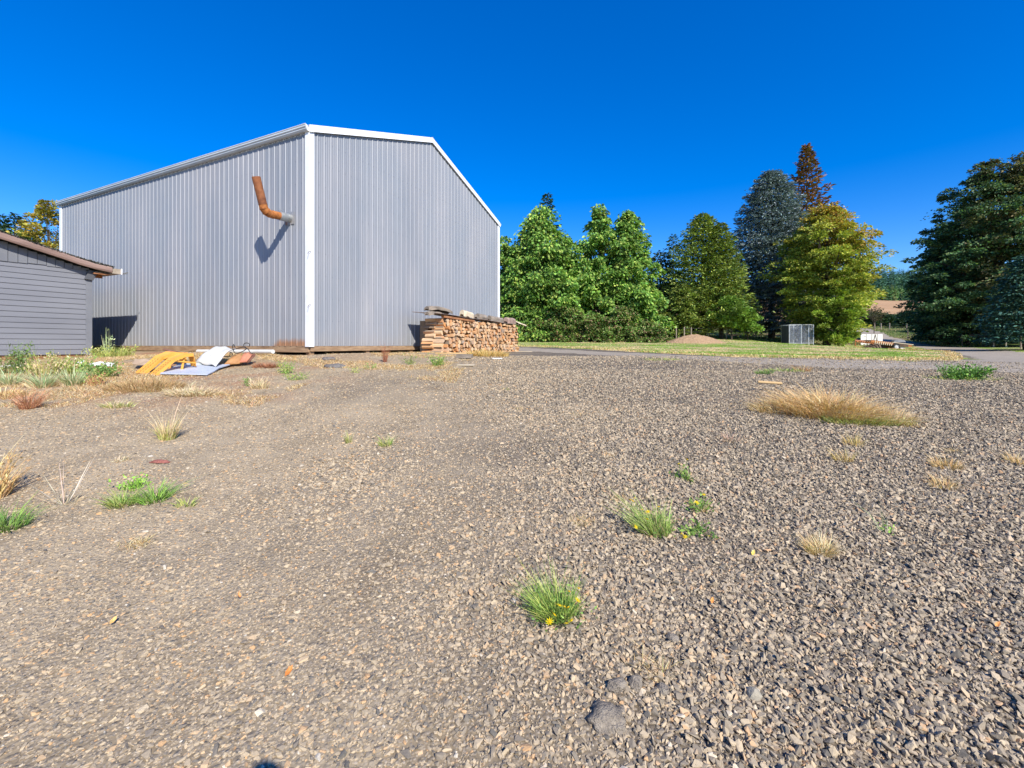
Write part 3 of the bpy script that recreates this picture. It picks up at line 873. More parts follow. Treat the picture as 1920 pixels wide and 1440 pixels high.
o = bpy.data.objects['support_board']; lay(o, 5.0, 1.42, .90, .0, .03); o.scale = (2.4, 1, 1); tag(o, 'red brown bearer board under the cover at the left of the woodpile', 'board')
# boards on the ground in front
def gboard(name, px, py, L_, W_, T_, yaw, mat, label, cat='board', lift=0.0, tilt=0):
    g = G(px, py); o = MB().box((-L_/2, -W_/2, 0), (L_/2, W_/2, T_)).build(name, mat, None, bevel=.003)
    o.location = g+Vector((0, 0, lift+.01)); o.rotation_euler = (0, tilt, yaw); return tag(o, label, cat)
M_ywood = simple('yellow_wood', (.42, .26, .11), (.62, .42, .2), 5, .8, bump=.004, stretch=(.2, 1, 1))
gboard('plank', 855, 667, 1.15, .08, .04, -.05, M_ywood, 'thin yellow plank on the ground in front of the woodpile foot', lift=.04)
gboard('wood_block', 871, 673, .40, .16, .10, -.35, M_slab, 'squared grey brown timber block on gravel in front of the woodpile', 'block', lift=.0)
gboard('wood_chip_board', 874, 687, .38, .2, .02, -.1, M_palewood, 'pale flat wood scrap lying on the gravel before the timber block')
gboard('wood_scrap', 932, 674, .25, .10, .02, .1, M_white, 'small white scrap on gravel below the right part of the woodpile', 'scrap')
gboard('lath', 982, 660, .7, .05, .02, .0, M_palewood, 'thin pale lath on gravel beyond the right end of the woodpile')

#@@PART3

# ------------------------------------------------------------------ foliage builders
def rnd_unit(n): return unit(RNG.normal(0, 1, (n, 3)))
def pal_pick(pal, n, jit=.18):
    pal = np.array(pal, float)*1.12; c = pal[RNG.integers(0, len(pal), n)]
    return np.clip(c*(1+RNG.normal(0, jit, (n, 1)))*(1+RNG.normal(0, .05, (n, 3))), .003, .9)
def limb_tubes(segs, n=6):
    """segs: list of (points, radii)"""
    mb = MB()
    for pts, rad in segs: mb.tube(pts, rad, n, jit=.06)
    return mb
def broadleaf(name, label, cat, base, H, prof, pal, nclump, per, rc, leaf, droop=0., trunk_r=.18, crown0=.06, squash=1.0,
              lean=(0, 0), tip_pal=None, limbs=26, flat=.7, group=None, lumps=6, seed=1, lobe=1.0, shell=.5, clump_aspect=1.0, rzflag=0):
    """prof: [(height fraction, radius)], base: world point"""
    rs = random.Random(seed)
    root = empty(name, base, rs.uniform(0, 6.28)*0, label, cat, group)
    hs_ = [p[0] for p in prof]; rs_ = [p[1] for p in prof]
    cl = []; ph = [rs.uniform(0, 6.28) for _ in range(6)]
    tries = 0
    while len(cl) < nclump and tries < nclump*30:
        tries += 1
        h = rs.uniform(hs_[0], hs_[-1]); R = np.interp(h, hs_, rs_)
        if rs.random() > (R/max(rs_))**1.0+.12: continue
        a = rs.uniform(0, 2*math.pi)
        lob = 1+lobe*(.16*math.sin(lumps*.5*a+ph[0]+h*7)+.12*math.sin(lumps*a+ph[1]-h*11)+.08*math.sin(3*lumps*h+ph[2]))
        q = rs.random()**shell
        r_ = R*lob*q*rs.uniform(.82, 1.08)
        cl.append((r_*math.cos(a)+lean[0]*h*H, r_*math.sin(a)*squash+lean[1]*h*H, h*H, q, h))
    cl = np.array(cl); n = len(cl)
    cr = rc*np.exp(RNG.normal(0, .38, n))
    idx = np.repeat(np.arange(n), per)
    m = len(idx)
    d = rnd_unit(m); d[:, 2] = np.where(RNG.random(m) < .72, np.abs(d[:, 2]), d[:, 2])
    rad = cr[idx][:, None]*(RNG.random((m, 1))**.4)
    off = d*rad*np.array([clump_aspect, clump_aspect, flat])
    C = cl[:, :3][idx]
    Pt = C+off
    Pt[:, 2] -= droop*.5*np.hypot(off[:, 0], off[:, 1])
    Pt[:, 2] = np.maximum(Pt[:, 2], .06)
    outw = unit(np.stack([C[:, 0], C[:, 1], np.zeros(m)], 1)+1e-3)
    D = unit(d*np.array([1, 1, .4])+.35*outw+np.array([0, 0, -droop])+.5*rnd_unit(m))
    S = unit(np.cross(D, rnd_unit(m)+np.array([0, 0, 1.0])))
    L = leaf*RNG.uniform(.6, 1.3, m)
    V, Fq = leaf_quads(Pt, D, S, L, L*RNG.uniform(.45, .75, m))
    col = pal_pick(pal, m)
    cj = (1+RNG.normal(0, .2, (n, 1)))[idx]  # clump brightness jitter paints sunlit and darker patches into the crown
    col = col*cj
    if tip_pal is not None:
        w_ = sstep(tip_pal[1], tip_pal[2], cl[:, 4]+.25*(RNG.random(n)-.5)+tip_pal[3]*cl[:, 0]/max(rs_))[idx][:, None]
        w_ = w_*(RNG.random((m, 1)) < .75)
        col = col*(1-w_)+pal_pick(tip_pal[0], m)*w_
    mesh_obj('crown', np_mesh('crown', V, Fq, M_leaf, np.repeat(np.clip(col, .003, .9), 4, axis=0)), root)
    # trunk and limbs
    ht = H*.9
    tp = [(lean[0]*ht*t_+.08*math.sin(3*t_*2+ph[3])*t_, lean[1]*ht*t_, -.25+ht*t_) for t_ in (0, .05, .2, .4, .6, .8, 1)]
    segs = [(tp, [trunk_r*k for k in (1.4, 1.05, .9, .7, .5, .3, .08)])]
    for k in range(limbs):
        c = cl[rs.randrange(n)]
        z_ = min(max(c[2]*rs.uniform(.45, .8), H*.06), ht*.95); t_ = (z_+.25)/ht
        s_ = Vector((lean[0]*ht*t_, lean[1]*ht*t_, z_)); e_ = Vector(c[:3])
        mid = (s_+e_)/2+Vector((rs.uniform(-.2, .2), rs.uniform(-.2, .2), rs.uniform(0, .4)))
        r0 = trunk_r*max(.15, .55*(1-t_))
        segs.append(([s_, mid, e_], [r0, r0*.6, r0*.2]))
    limb_tubes(segs).build('trunk', M_bark, root)
    return root
def conifer(name, label, base, H, R0, pal, nb=150, per=60, leaf=.26, droop=.25, crown0=.04, power=.9, group=None, seed=1,
            thin=.5, trunk_r=.2, cat='tree', top=1.0, irregular=.18, up=0.0, wide=.4, sq=1.0):
    rs = random.Random(seed); root = empty(name, base, 0, label, cat, group)
    PT = []; DD = []; segs = [([(0, 0, -.3), (0, 0, H*.5), (0, 0, H*.98)], [trunk_r*1.2, trunk_r*.65, .02])]
    ci = []
    for k in range(nb):
        h = crown0+(top-crown0)*((k+.5)/nb)**.92
        a = k*2.39996+rs.uniform(-.3, .3)
        R = R0*max((1-h)/(1-crown0), .0)**power*rs.uniform(1-irregular, 1+irregular)*(.62+.38*min(1, (h-crown0)/.12+.3))+.12
        n = max(6, int(per*(R/R0+.12)))
        t_ = RNG.random(n)**.7
        z0_ = h*H
        dr = droop*(1-.55*h)
        x_ = R*t_; z_ = z0_-dr*R*t_**1.4+up*R*t_**2
        wdt = wide*R*(1-.75*t_)*.5+.06
        lat = RNG.normal(0, 1, n)*wdt
        ca, sa = math.cos(a), math.sin(a)
        p = np.stack([x_*ca-lat*sa, (x_*sa+lat*ca)*sq, z_+RNG.normal(0, .05, n)-np.abs(lat)*.25], 1)
        PT.append(p)
        dirv = np.stack([ca-.9*np.sign(lat)*sa*RNG.random(n), sa+.9*np.sign(lat)*ca*RNG.random(n), np.full(n, -.25+up)], 1)+.35*RNG.normal(0, 1, (n, 3))
        DD.append(dirv); ci.append(np.full(n, k))
        if k % 2 == 0: segs.append(([(0, 0, z0_), (R*.5*ca, R*.5*sa*sq, z0_-dr*R*.38+up*R*.2), (R*.9*ca, R*.9*sa*sq, z0_-dr*R*.86+up*R*.7)], [trunk_r*.25*(1-h)+.012, .015, .006]))
    Pt = np.concatenate(PT); D = unit(np.concatenate(DD)); ci = np.concatenate(ci)
    m = len(Pt); S = unit(np.cross(D, rnd_unit(m)*.7+np.array([0, 0, 1.])))
    L = leaf*RNG.uniform(.6, 1.3, m)
    V, Fq = leaf_quads(Pt, D, S, L, L*thin)
    col = pal_pick(pal, m, .2)*(1+RNG.normal(0, .12, (nb, 1)))[ci]
    mesh_obj('crown', np_mesh('crown', V, Fq, M_needle, np.repeat(np.clip(col, .003, .9), 4, axis=0)), root)
    limb_tubes(segs, 5).build('trunk', M_bark, root)
    return root
def at(px, Y):
    X = (px-960)/F*Y
    return Vector((X, Y, gz(X, Y)))
def hgt(py, base): return (HOR-py)/F*base.y-(base.z-EYE)     # height reaching photo row py

GREEN = [(.11, .23, .035), (.17, .31, .05), (.24, .38, .07), (.36, .44, .09), (.06, .13, .03), (.15, .27, .05)]
DKGREEN = [(.03, .075, .025), (.045, .105, .035), (.07, .13, .045)]
YG = [(.25, .31, .045), (.33, .37, .055), (.40, .39, .065), (.18, .25, .04)]
OLIVE = [(.15, .21, .04), (.21, .26, .05), (.10, .16, .035), (.27, .30, .07)]
BLUE = [(.14, .19, .19), (.20, .26, .25), (.27, .33, .31), (.09, .125, .13)]
BRONZE = [(.27, .14, .055), (.32, .18, .07), (.17, .15, .045), (.20, .12, .05)]
MAPLE = [(.05, .11, .05), (.075, .16, .065), (.11, .21, .08), (.18, .25, .11), (.035, .07, .035)]  # pale and dark greens paint in sunlit variation

# drooping green trees behind the barn
A = 'drooping green trees behind the barn'
def green_tree(px, Y, top, R, seed, label, n=150, **k):
    b = at(px, Y); H = hgt(top, b)
    return broadleaf('broadleaf_tree', label, 'tree', b, H, [(.02, R*.85), (.15, R), (.45, R*.95), (.68, R*.66), (.85, R*.38), (1.0, .12)], GREEN, int(n*1.7), 125, R*.15+.12, .27, droop=.95, seed=seed, flat=.8, group=A, shell=.42, lumps=7, **k)
green_tree(946, 38, 440, 2.2, 1, 'green drooping tree half hidden by the right edge of the barn', 75)
green_tree(1012, 37, 392, 3.3, 2, 'tall green drooping tree nearest the barn, with a dark conifer tip behind', 190)
green_tree(1062, 39, 448, 2.0, 6, 'lower green drooping tree filling between the two tall ones behind the barn', 90)
green_tree(1122, 38, 384, 2.6, 3, 'slim green drooping tree with a palm like topmost tuft', 150)
green_tree(1178, 38.5, 396, 2.7, 4, 'green drooping tree at the right end of the group behind the barn', 160)
b = at(1026, 46); conifer('conifer_tree', 'dark conifer whose tip shows above the tall green tree by the barn', b, hgt(362, b), 3.2, DKGREEN, nb=130, per=60, leaf=.34, droop=.1, power=.75, seed=12, up=.15)
b = at(1196, 48); conifer('conifer_tree', 'thin bluish conifer peeping out behind the rightmost drooping tree', b, hgt(410, b), 2.9, DKGREEN, nb=100, per=40, leaf=.3, power=.8, seed=13, up=.15)
b = at(1238, 47); conifer('conifer_tree', 'small dark bushy conifer between the drooping trees and the cedar', b, hgt(470, b), 3.4, [(.05, .085, .035), (.035, .06, .03), (.08, .11, .04)], nb=110, per=60, leaf=.34, power=.6, seed=14)
b = at(1262, 52); conifer('conifer_tree', 'dark conifer standing close behind the left side of the cedar', b, hgt(440, b), 3.2, DKGREEN, nb=100, per=50, leaf=.36, power=.7, seed=15)
# brambles along their foot
BR = 'bramble bushes at the foot of the drooping trees'
BRC = [(.10, .19, .04), (.16, .26, .05), (.23, .29, .08), (.30, .20, .11), (.07, .12, .03)]
for i, (px, Y, top, R, sd_, lb) in enumerate([(965, 35.5, 596, 1.2, 31, 'low dark bramble bush just right of the woodpile top'), (1012, 35, 600, 1.3, 32, 'bramble bush with reddish dead canes under the tallest drooping tree'),
        (1056, 34.8, 574, 1.9, 33, 'broad bramble bush with brown patches under the middle drooping trees'), (1112, 34.5, 590, 1.6, 34, 'bramble bush under the slim tufted tree'),
        (1166, 34.8, 572, 1.9, 35, 'bright leafy bramble bush under the rightmost drooping tree'), (1216, 34.3, 606, 1.6, 36, 'low spreading bramble bush beside the tan dirt mound')]):
    b = at(px, Y); H = hgt(top, b)
    broadleaf('bramble_bush', lb, 'bush', b, H, [(.02, R), (.4, R*.95), (.8, R*.6), (1, .3)], BRC, 80, 110, .33, .17, droop=.5, seed=sd_, flat=.7, group=BR, trunk_r=.03, limbs=12)
# cedar like yellow green tree
b = at(1318, 44); conifer('cedar_tree', 'broad yellow green cedar like tree between the dark conifers and the blue spruce', b, hgt(402, b), 4.3, [(.19, .27, .05), (.27, .33, .06), (.34, .38, .08), (.13, .20, .045)], nb=280, per=210, leaf=.25, droop=.1, crown0=.07, power=.62, seed=16, trunk_r=.28, up=.25, irregular=.3, wide=.8)
b = at(1352, 43); conifer('cedar_tree', 'shorter twin top leaning from the right side of the yellow green cedar', b, hgt(418, b), 2.8, [(.15, .21, .04), (.20, .26, .05), (.25, .28, .06), (.09, .14, .035)], nb=180, per=130, leaf=.24, droop=.1, crown0=.12, power=.65, seed=17, trunk_r=.2, up=.25, irregular=.3, wide=.8)
b = at(1278, 42); broadleaf('leafy_bush', 'dark green shrub behind the tan dirt mound', 'bush', b, hgt(540, b), [(.05, 1.8), (.4, 2.1), (.8, 1.4), (1, .3)], OLIVE, 80, 130, .5, .24, seed=41, trunk_r=.08, droop=.3)
b = at(1372, 40); broadleaf('leafy_bush', 'bright green small leafy bush under the cedar with bare stems below', 'bush', b, hgt(560, b), [(.35, 1.2), (.6, 1.9), (.85, 1.3), (1, .3)], [(.12, .22, .03), (.18, .29, .05), (.22, .32, .06)], 60, 120, .42, .22, seed=42, trunk_r=.06, limbs=30)
b = at(1402, 41); broadleaf('leafy_bush', 'small green bush just left of the blue spruce foot', 'bush', b, hgt(580, b), [(.3, .9), (.6, 1.2), (1, .3)], GREEN, 35, 110, .38, .22, seed=43, trunk_r=.05, limbs=20)
# blue spruce
b = at(1446, 48); conifer('blue_spruce', 'large blue grey spruce behind the chain link kennel', b, hgt(322, b), 5.4, BLUE, nb=420, per=260, leaf=.29, droop=.12, crown0=.05, power=.48, seed=18, thin=.42, trunk_r=.3, up=.10, irregular=.22, wide=.7)
# bronze topped conifer behind
b = at(1512, 54); conifer('bronze_conifer', 'tallest narrow conifer with a bronze brown top rising behind the blue spruce', b, hgt(272, b), 5.6, BRONZE, nb=240, per=85, leaf=.46, droop=-.15, crown0=.1, power=.95, seed=19, up=.35, thin=.5, irregular=.35, wide=.35)
# yellow green locust like tree
b = at(1550, 40); broadleaf('yellow_tree', 'big yellow green tree turning orange at the top, right of the blue spruce', 'tree', b, hgt(392, b),
    [(.05, 1.7), (.18, 2.4), (.4, 3.6), (.6, 3.8), (.78, 3.2), (.9, 2.1), (1.0, .6)], YG, 520, 150, .46, .21, droop=.25, seed=51, flat=.55, clump_aspect=1.25, trunk_r=.28, shell=.4, lobe=.8,
    tip_pal=([(.48, .34, .06), (.55, .30, .06), (.42, .38, .06), (.34, .22, .05)], .55, 1.0, .18), lumps=9)
b = at(1572, 37.5); broadleaf('leafy_bush', 'bright yellow green bush with a reddish stem at the foot of the big yellow tree', 'bush', b, hgt(540, b),
    [(.06, .6), (.25, 1.4), (.6, 1.6), (.85, 1.0), (1, .4)], [(.17, .26, .03), (.24, .33, .05), (.30, .36, .06)], 90, 140, .42, .2, seed=52, trunk_r=.09, flat=.6)
# maples on the right
MP = 'dark maples on the right'
b = at(1854, 46); broadleaf('maple_tree', 'huge dark green maple filling the right edge, trees top left of the frame corner', 'tree', b, hgt(305, b),
    [(.04, 5.6), (.2, 6.4), (.4, 6.4), (.6, 5.6), (.78, 4.2), (.92, 2.3), (1, .6)], MAPLE, 560, 150, .56, .25, droop=.35, seed=61, flat=.5, clump_aspect=1.3, trunk_r=.45, group=MP, lobe=.85, shell=.36, lumps=9,
    tip_pal=([(.10, .10, .04), (.13, .09, .04), (.06, .08, .03)], .7, 1.1, 0))
b = at(1925, 44); broadleaf('maple_tree', 'tall maple with sunlit pale yellow patches in its leaf colours, cut by the right edge of the photo', 'tree', b, hgt(292, b),
    [(.06, 4.0), (.3, 5.6), (.55, 5.4), (.8, 3.8), (1, 1.0)], [(.06, .11, .04), (.12, .16, .06), (.20, .20, .08), (.30, .25, .12)], 560, 140, .6, .25, droop=.3, seed=62, flat=.5, clump_aspect=1.3, trunk_r=.4, group=MP, shell=.38,  # pale leaf colours paint in the sunlit patches
    tip_pal=([(.10, .10, .04), (.14, .10, .04), (.06, .08, .03)], .7, 1.1, 0))
b = at(1775, 52); broadleaf('maple_tree', 'smaller dark maple at the left end of the right hand tree group', 'tree', b, hgt(452, b),
    [(.05, 2.6), (.3, 3.0), (.6, 2.6), (.85, 1.6), (1, .4)], MAPLE, 330, 130, .55, .25, droop=.35, seed=63, flat=.5, clump_aspect=1.3, trunk_r=.3, group=MP, lobe=.8, shell=.4)
b = at(1812, 52); broadleaf('maple_tree', 'dark maple standing behind the centre of the right hand tree group', 'tree', b, hgt(380, b),
    [(.05, 4), (.3, 4.4), (.6, 4.0), (.85, 2.2), (1, .5)], MAPLE, 360, 130, .6, .25, droop=.35, seed=64, flat=.5, clump_aspect=1.3, trunk_r=.3, group=MP, lobe=.8, shell=.4)
b = at(1922, 33); conifer('fir_tree', 'bluish green fir with layered boughs at the lower right edge', b, hgt(478, b), 2.7, [(.03, .085, .065), (.05, .12, .085), (.08, .16, .10)], nb=150, per=100, leaf=.26, droop=.2, crown0=.12, power=.6, seed=65, trunk_r=.12, wide=.9)
# left, behind barn and shed
b = at(28, 42); conifer('conifer_tree', 'dark green conifer above the shed roof at the left edge', b, hgt(400, b), 3.0, [(.03, .075, .035), (.05, .10, .045), (.02, .05, .025)], nb=150, per=60, leaf=.34, droop=.2, power=.75, seed=71)
b = at(0, 43); conifer('conifer_tree', 'dark conifer cut by the left edge of the photo above the shed', b, hgt(402, b), 2.6, DKGREEN, nb=130, per=60, leaf=.34, droop=.2, power=.75, seed=72)
b = at(92, 34); broadleaf('autumn_tree', 'yellow orange autumn tree between the shed roof and the barn', 'tree', b, hgt(382, b),
    [(.08, 1.6), (.4, 2.3), (.7, 2.1), (.9, 1.2), (1, .4)], [(.34, .26, .04), (.42, .28, .05), (.24, .24, .05), (.30, .30, .06)], 150, 120, .42, .20, seed=73, flat=.8, trunk_r=.14, shell=.5)
b = at(50, 36); broadleaf('autumn_tree', 'lower green yellow tree beside the autumn tree behind the shed roof', 'tree', b, hgt(436, b),
    [(.08, 1.4), (.4, 1.8), (.8, 1.2), (1, .4)], [(.15, .20, .04), (.22, .25, .05), (.12, .18, .04)], 90, 110, .42, .22, seed=74, flat=.8, trunk_r=.12)
# far hedges, orchard tree, forest
HG = [(.02, .045, .018), (.03, .065, .022), (.045, .085, .03)]
for i, (px, Y, top, R, lb) in enumerate([(1632, 100, 590, 6, 'dark hedge clump behind the white wall, left end'), (1680, 98, 594, 5, 'dark hedge clump behind the small bare orchard tree'), (1728, 88, 584, 5, 'dark hedge clump running up to the right hand maples'),
        (1762, 75, 596, 4.5, 'dark undergrowth clump under the left maple'), (1800, 62, 606, 4.5, 'dark undergrowth clump beneath the big maple'), (1850, 56, 604, 4.5, 'dark undergrowth clump right of the big maple trunk'), (1905, 52, 606, 4.5, 'dark undergrowth clump at the right edge behind the fir')]):
    b = at(px, Y); broadleaf('hedge', lb, 'hedge', b, max(1.5, hgt(top, b)), [(.02, R), (.5, R*.95), (1, R*.5)], HG, 70, 110, 1.0, .38, seed=80+i, trunk_r=.05, limbs=6, group='dark hedge and undergrowth on the right', flat=.8, squash=.5, droop=.2)
b = at(1639, 74); broadleaf('orchard_tree', 'small sparse orchard tree silhouetted before the brown field', 'tree', b, hgt(578, b), [(.5, .9), (.75, 1.9), (1, .8)], [(.10, .09, .04), (.07, .06, .03)], 26, 45, .5, .2, seed=90, trunk_r=.07, limbs=26)

# forest on the hill: one far mass
def forest():
    Vs = []; Cs = []
    def cone_field(n, x0, x1, y0, y1, hh, pal, sp):
        px = RNG.uniform(x0, x1, n); Y = RNG.uniform(y0, y1, n); X = (px-960)/F*Y
        Z = ground_rel(X, Y, True)+EYE
        h = hh*RNG.uniform(.7, 1.25, n)
        k = 46
        idx = np.repeat(np.arange(n), k)
        t = RNG.random(len(idx))**.8; a = RNG.uniform(0, 6.283, len(idx))
        r = h[idx]*.20*(1-t)*RNG.uniform(.75, 1.1, len(idx))+.2
        Pt = np.stack([X[idx]+r*np.cos(a)*.35, Y[idx]+r*np.sin(a)*.35, Z[idx]+h[idx]*t], 1)
        D = unit(np.stack([np.cos(a), np.sin(a), np.full(len(idx), -.45)], 1)); S = unit(np.cross(D, rnd_unit(len(idx))*.3+np.array([0, 0, 1.])))
        V, _ = leaf_quads(Pt, D, S, r*1.0+.5, r*.75+.6)
        col = pal_pick(pal, n, .22)[idx]*(1+RNG.normal(0, .15, (len(idx), 1)))
        Vs.append(V); Cs.append(np.repeat(np.clip(col, .003, 1), 4, axis=0))
    far = [(.045, .11, .075), (.06, .14, .085), (.08, .16, .085)]
    cone_field(1500, 1480, 1860, 620, 1010, 30, far, 1)
    cone_field(300, 1560, 1760, 440, 600, 17, [(.08, .17, .05), (.12, .22, .06), (.16, .24, .07)], 1)
    cone_field(90, 1560, 1760, 325, 380, 12, [(.05, .10, .04), (.08, .14, .05), (.16, .18, .06), (.03, .07, .04)], 1)
    cone_field(700, -300, 1480, 420, 900, 16, far, 1)
    V = np.concatenate(Vs); C = np.concatenate(Cs)
    me = np_mesh('forest', V, np.arange(len(V)).reshape(-1, 4), M_needle, C)
    tag(mesh_obj('forest', me), 'distant conifer forest covering the hill beyond the brown field', 'forest', kind='stuff')
forest()

#@@PART4

# ------------------------------------------------------------------ grass and weeds
def blades(n, rx, ry, h, pal, lean=.5, w=.006, curve=.5, up=1.0, dirv=None, tipc=None, base_h=0.0, hj=.35, power=.5):
    """returns V, F, C of n grass blades rooted in an ellipse"""
    a = RNG.uniform(0, 6.283, n); q = RNG.random(n)**power
    bx = rx*q*np.cos(a); by = ry*q*np.sin(a)
    out = np.stack([np.cos(a), np.sin(a), np.zeros(n)], 1)
    az = RNG.uniform(0, 6.283, n); rn_ = np.stack([np.cos(az), np.sin(az), np.zeros(n)], 1)
    d = unit(out*q[:, None]+.6*rn_)*lean*RNG.uniform(.3, 1.4, (n, 1))
    if dirv is not None: d = d+np.array(dirv)
    H = h*np.clip(RNG.normal(1, hj, n), .3, 1.8)*(1-.35*q)
    z0 = np.zeros(n)-.01
    p0 = np.stack([bx, by, z0], 1)
    t1, t2 = .5, 1.0
    def pt(t_): return p0+d*(H*t_**(1+curve))[:, None]+np.stack([np.zeros(n), np.zeros(n), H*up*(t_-.35*curve*t_**2)], 1)
    s_ = unit(np.stack([-np.sin(az), np.cos(az), np.zeros(n)], 1))*(w*RNG.uniform(.6, 1.4, n))[:, None]
    pm = pt(.55); pe = pt(1.0)
    V = np.stack([p0-s_*.5, p0+s_*.5, pm+s_*.4, pm-s_*.4, pe+s_*.08, pe-s_*.08], 1).reshape(-1, 3)
    i = np.arange(n)[:, None]*6
    Fq = np.concatenate([i+np.array([0, 1, 2, 3]), i+np.array([3, 2, 4, 5])], 0)
    c = pal_pick(pal, n, .15); C = np.repeat(c[:, None, :], 6, 1)
    if tipc is not None: C[:, 4:] = np.array(tipc); C[:, 2:4] = C[:, 2:4]*.5+np.array(tipc)*.5
    else: C[:, :2] *= .85
    return V, Fq, np.clip(C.reshape(-1, 3), 0, .95)
def merge(parts):
    Vs, Fs, Cs = [], [], []; o_ = 0
    for V, Fq, C in parts:
        Vs.append(V); Fs.append(Fq+o_); Cs.append(C); o_ += len(V)
    return np.concatenate(Vs), np.concatenate(Fs), np.concatenate(Cs)
def sprigs(n, rx, ry, h, pal, leaf=.02, stems=14, lean=.5, flat=1.0, dirv=(0, 0, 0)):
    """leafy herb: leaves spread along leaning stems"""
    Pt = []; D = []; st = []
    for k in range(stems):
        a = RNG.uniform(0, 6.283); q = RNG.random()**.5
        b = np.array([rx*q*.5*math.cos(a), ry*q*.5*math.sin(a), 0])
        hh = h*RNG.uniform(.55, 1.1)
        e = np.array([rx*q*math.cos(a)*(1+lean), ry*q*math.sin(a)*(1+lean), hh*flat])+np.array(dirv)*hh
        m = n//stems; t_ = RNG.random(m)**.8
        Pt.append(b+(e-b)*t_[:, None]+RNG.normal(0, .018+leaf*.3, (m, 3)))
        D.append(unit(RNG.normal(0, 1, (m, 3))+np.array([0, 0, .5])+.6*(e-b)/max(h, .01)))
        st.append((b, e))
    Pt = np.concatenate(Pt); D = np.concatenate(D); Pt[:, 2] = np.maximum(Pt[:, 2], .004)
    S = unit(np.cross(D, rnd_unit(len(Pt)))); L = leaf*RNG.uniform(.5, 1.4, len(Pt))
    V, Fq = leaf_quads(Pt, D, S, L, L*.45)
    C = np.repeat(pal_pick(pal, len(Pt), .2), 4, axis=0)
    sv = []; 
    b = np.array([s_[0] for s_ in st]); e = np.array([s_[1] for s_ in st]); nn_ = len(b)
    w_ = np.array([.0022+h*.004, 0, 0])
    V2 = np.stack([b-w_, b+w_, e+w_*.4, e-w_*.4], 1).reshape(-1, 3)
    F2 = np.arange(nn_*4).reshape(-1, 4); C2 = np.repeat(pal_pick(pal, nn_, .1)*.9, 4, axis=0)
    return merge([(V, Fq, C), (V2, F2, C2)])
def plant(name, px, py, parts, label, cat='weed', group=None, mat=None, off=(0, 0)):
    g = G(px, py); V, Fq, C = merge(parts)
    # follow the slope of the yard
    V = V.copy(); V[:, 2] += ground_rel(V[:, 0]+g.x, V[:, 1]+g.y)+EYE-g.z
    me = np_mesh(name, V, Fq, mat or M_blade, C)
    return tag(mesh_obj(name, me, loc=g), label, cat, group)
TAN = [(.68, .46, .21), (.58, .37, .16), (.76, .56, .29), (.48, .32, .15)]
STRAW = [(.74, .60, .38), (.64, .50, .30), (.55, .42, .25)]
RUSTY = [(.50, .27, .13), (.42, .20, .10), (.58, .34, .18)]
GR = [(.20, .32, .07), (.27, .39, .09), (.14, .24, .06)]
GY = [(.38, .42, .11), (.50, .48, .16), (.28, .36, .09)]
PALE = [(.42, .48, .26), (.52, .56, .33), (.34, .42, .20)]
BRIGHT = [(.24, .44, .06), (.32, .50, .09)]
def flower_mesh():
    mb = MB()
    for k in range(9):
        a = k*2*math.pi/9; b0 = a-.22; b1 = a+.22
        mb.faces([(0, 0, 0), (.009*math.cos(b0), .009*math.sin(b0), .002), (.0165*math.cos(a), .0165*math.sin(a), .004), (.009*math.cos(b1), .009*math.sin(b1), .002)], [(0, 1, 2, 3)])
    mb.tube([(0, 0, .001), (0, 0, .005)], .005, 8)
    bmesh.ops.recalc_face_normals(mb.bm, faces=mb.bm.faces[:])
    me = bpy.data.meshes.new('flower'); mb.bm.to_mesh(me); mb.bm.free()
    a = me.color_attributes.new('Col', 'FLOAT_COLOR', 'POINT')
    for i, v in enumerate(me.vertices): a.data[i].color = (.85, .55, .01, 1) if v.co.xy.length < .006 else (.93, .76, .02, 1)
    me.materials.append(M_petal); return me
FLW = flower_mesh()
def flower_clump(px, py, label, fol, flowers, stemc=(.2, .3, .06)):
    g = G(px, py); root = empty('flowering_weed', g, 0, label, 'weed', 'yellow flowered weeds in the gravel')
    V, Fq, C = merge(fol); V = V.copy(); V[:, 2] += ground_rel(V[:, 0]+g.x, V[:, 1]+g.y)+EYE-g.z
    mesh_obj('foliage', np_mesh('foliage', V, Fq, M_blade, C), root)
    for (fx, fy, dy) in flowers:
        p = P(fx, fy, g.y+dy-.035)-g
        o = bpy.data.objects.new('flower', FLW); COL.objects.link(o); o.parent = root
        o.location = p; o.rotation_euler = (random.uniform(.1, .9), random.uniform(-.5, .5), random.uniform(0, 6)); k = random.uniform(1.0, 1.4); o.scale = (k, k, k)
        mb = MB(); gzz = gz(g.x+p.x, g.y+p.y)-g.z
        mb.tube([(p.x*.5, p.y*.5+.02, gzz), (p.x*.85, p.y*.85, p.z*.6+gzz*.3), tuple(p)], .0016, 4)
        st = mb.build('stem', None, o); st.matrix_parent_inverse = Matrix.Identity(4)
        st.matrix_local = (Matrix.Translation(o.location) @ o.rotation_euler.to_matrix().to_4x4() @ Matrix.Diagonal((k, k, k, 1))).inverted()
        st.data.materials.append(M_stem)
M_stem = simple('green_stem', (.14, .22, .05), (.22, .30, .07), 20, .6, bump=0)
flower_clump(1042, 1160, 'largest bushy green weed with yellow daisy flowers in the foreground gravel',
    [blades(560, .08, .065, .165, [(.24, .36, .07), (.34, .44, .10), (.16, .27, .05), (.46, .48, .14)], lean=.8, w=.0032, curve=.35, dirv=(-.30, .12, 0)),
     sprigs(420, .11, .08, .10, GR, .018, 26), blades(110, .11, .08, .09, GR, lean=.8, w=.0035)],
    [(1066, 1140, -.08), (1062, 1170, -.11), (1072, 1164, -.10), (1039, 1153, -.10), (1031, 1166, -.11), (1049, 1136, -.06), (1058, 1139, -.06), (1067, 1110, -.02), (1083, 1126, -.04), (1085, 1104, 0)])
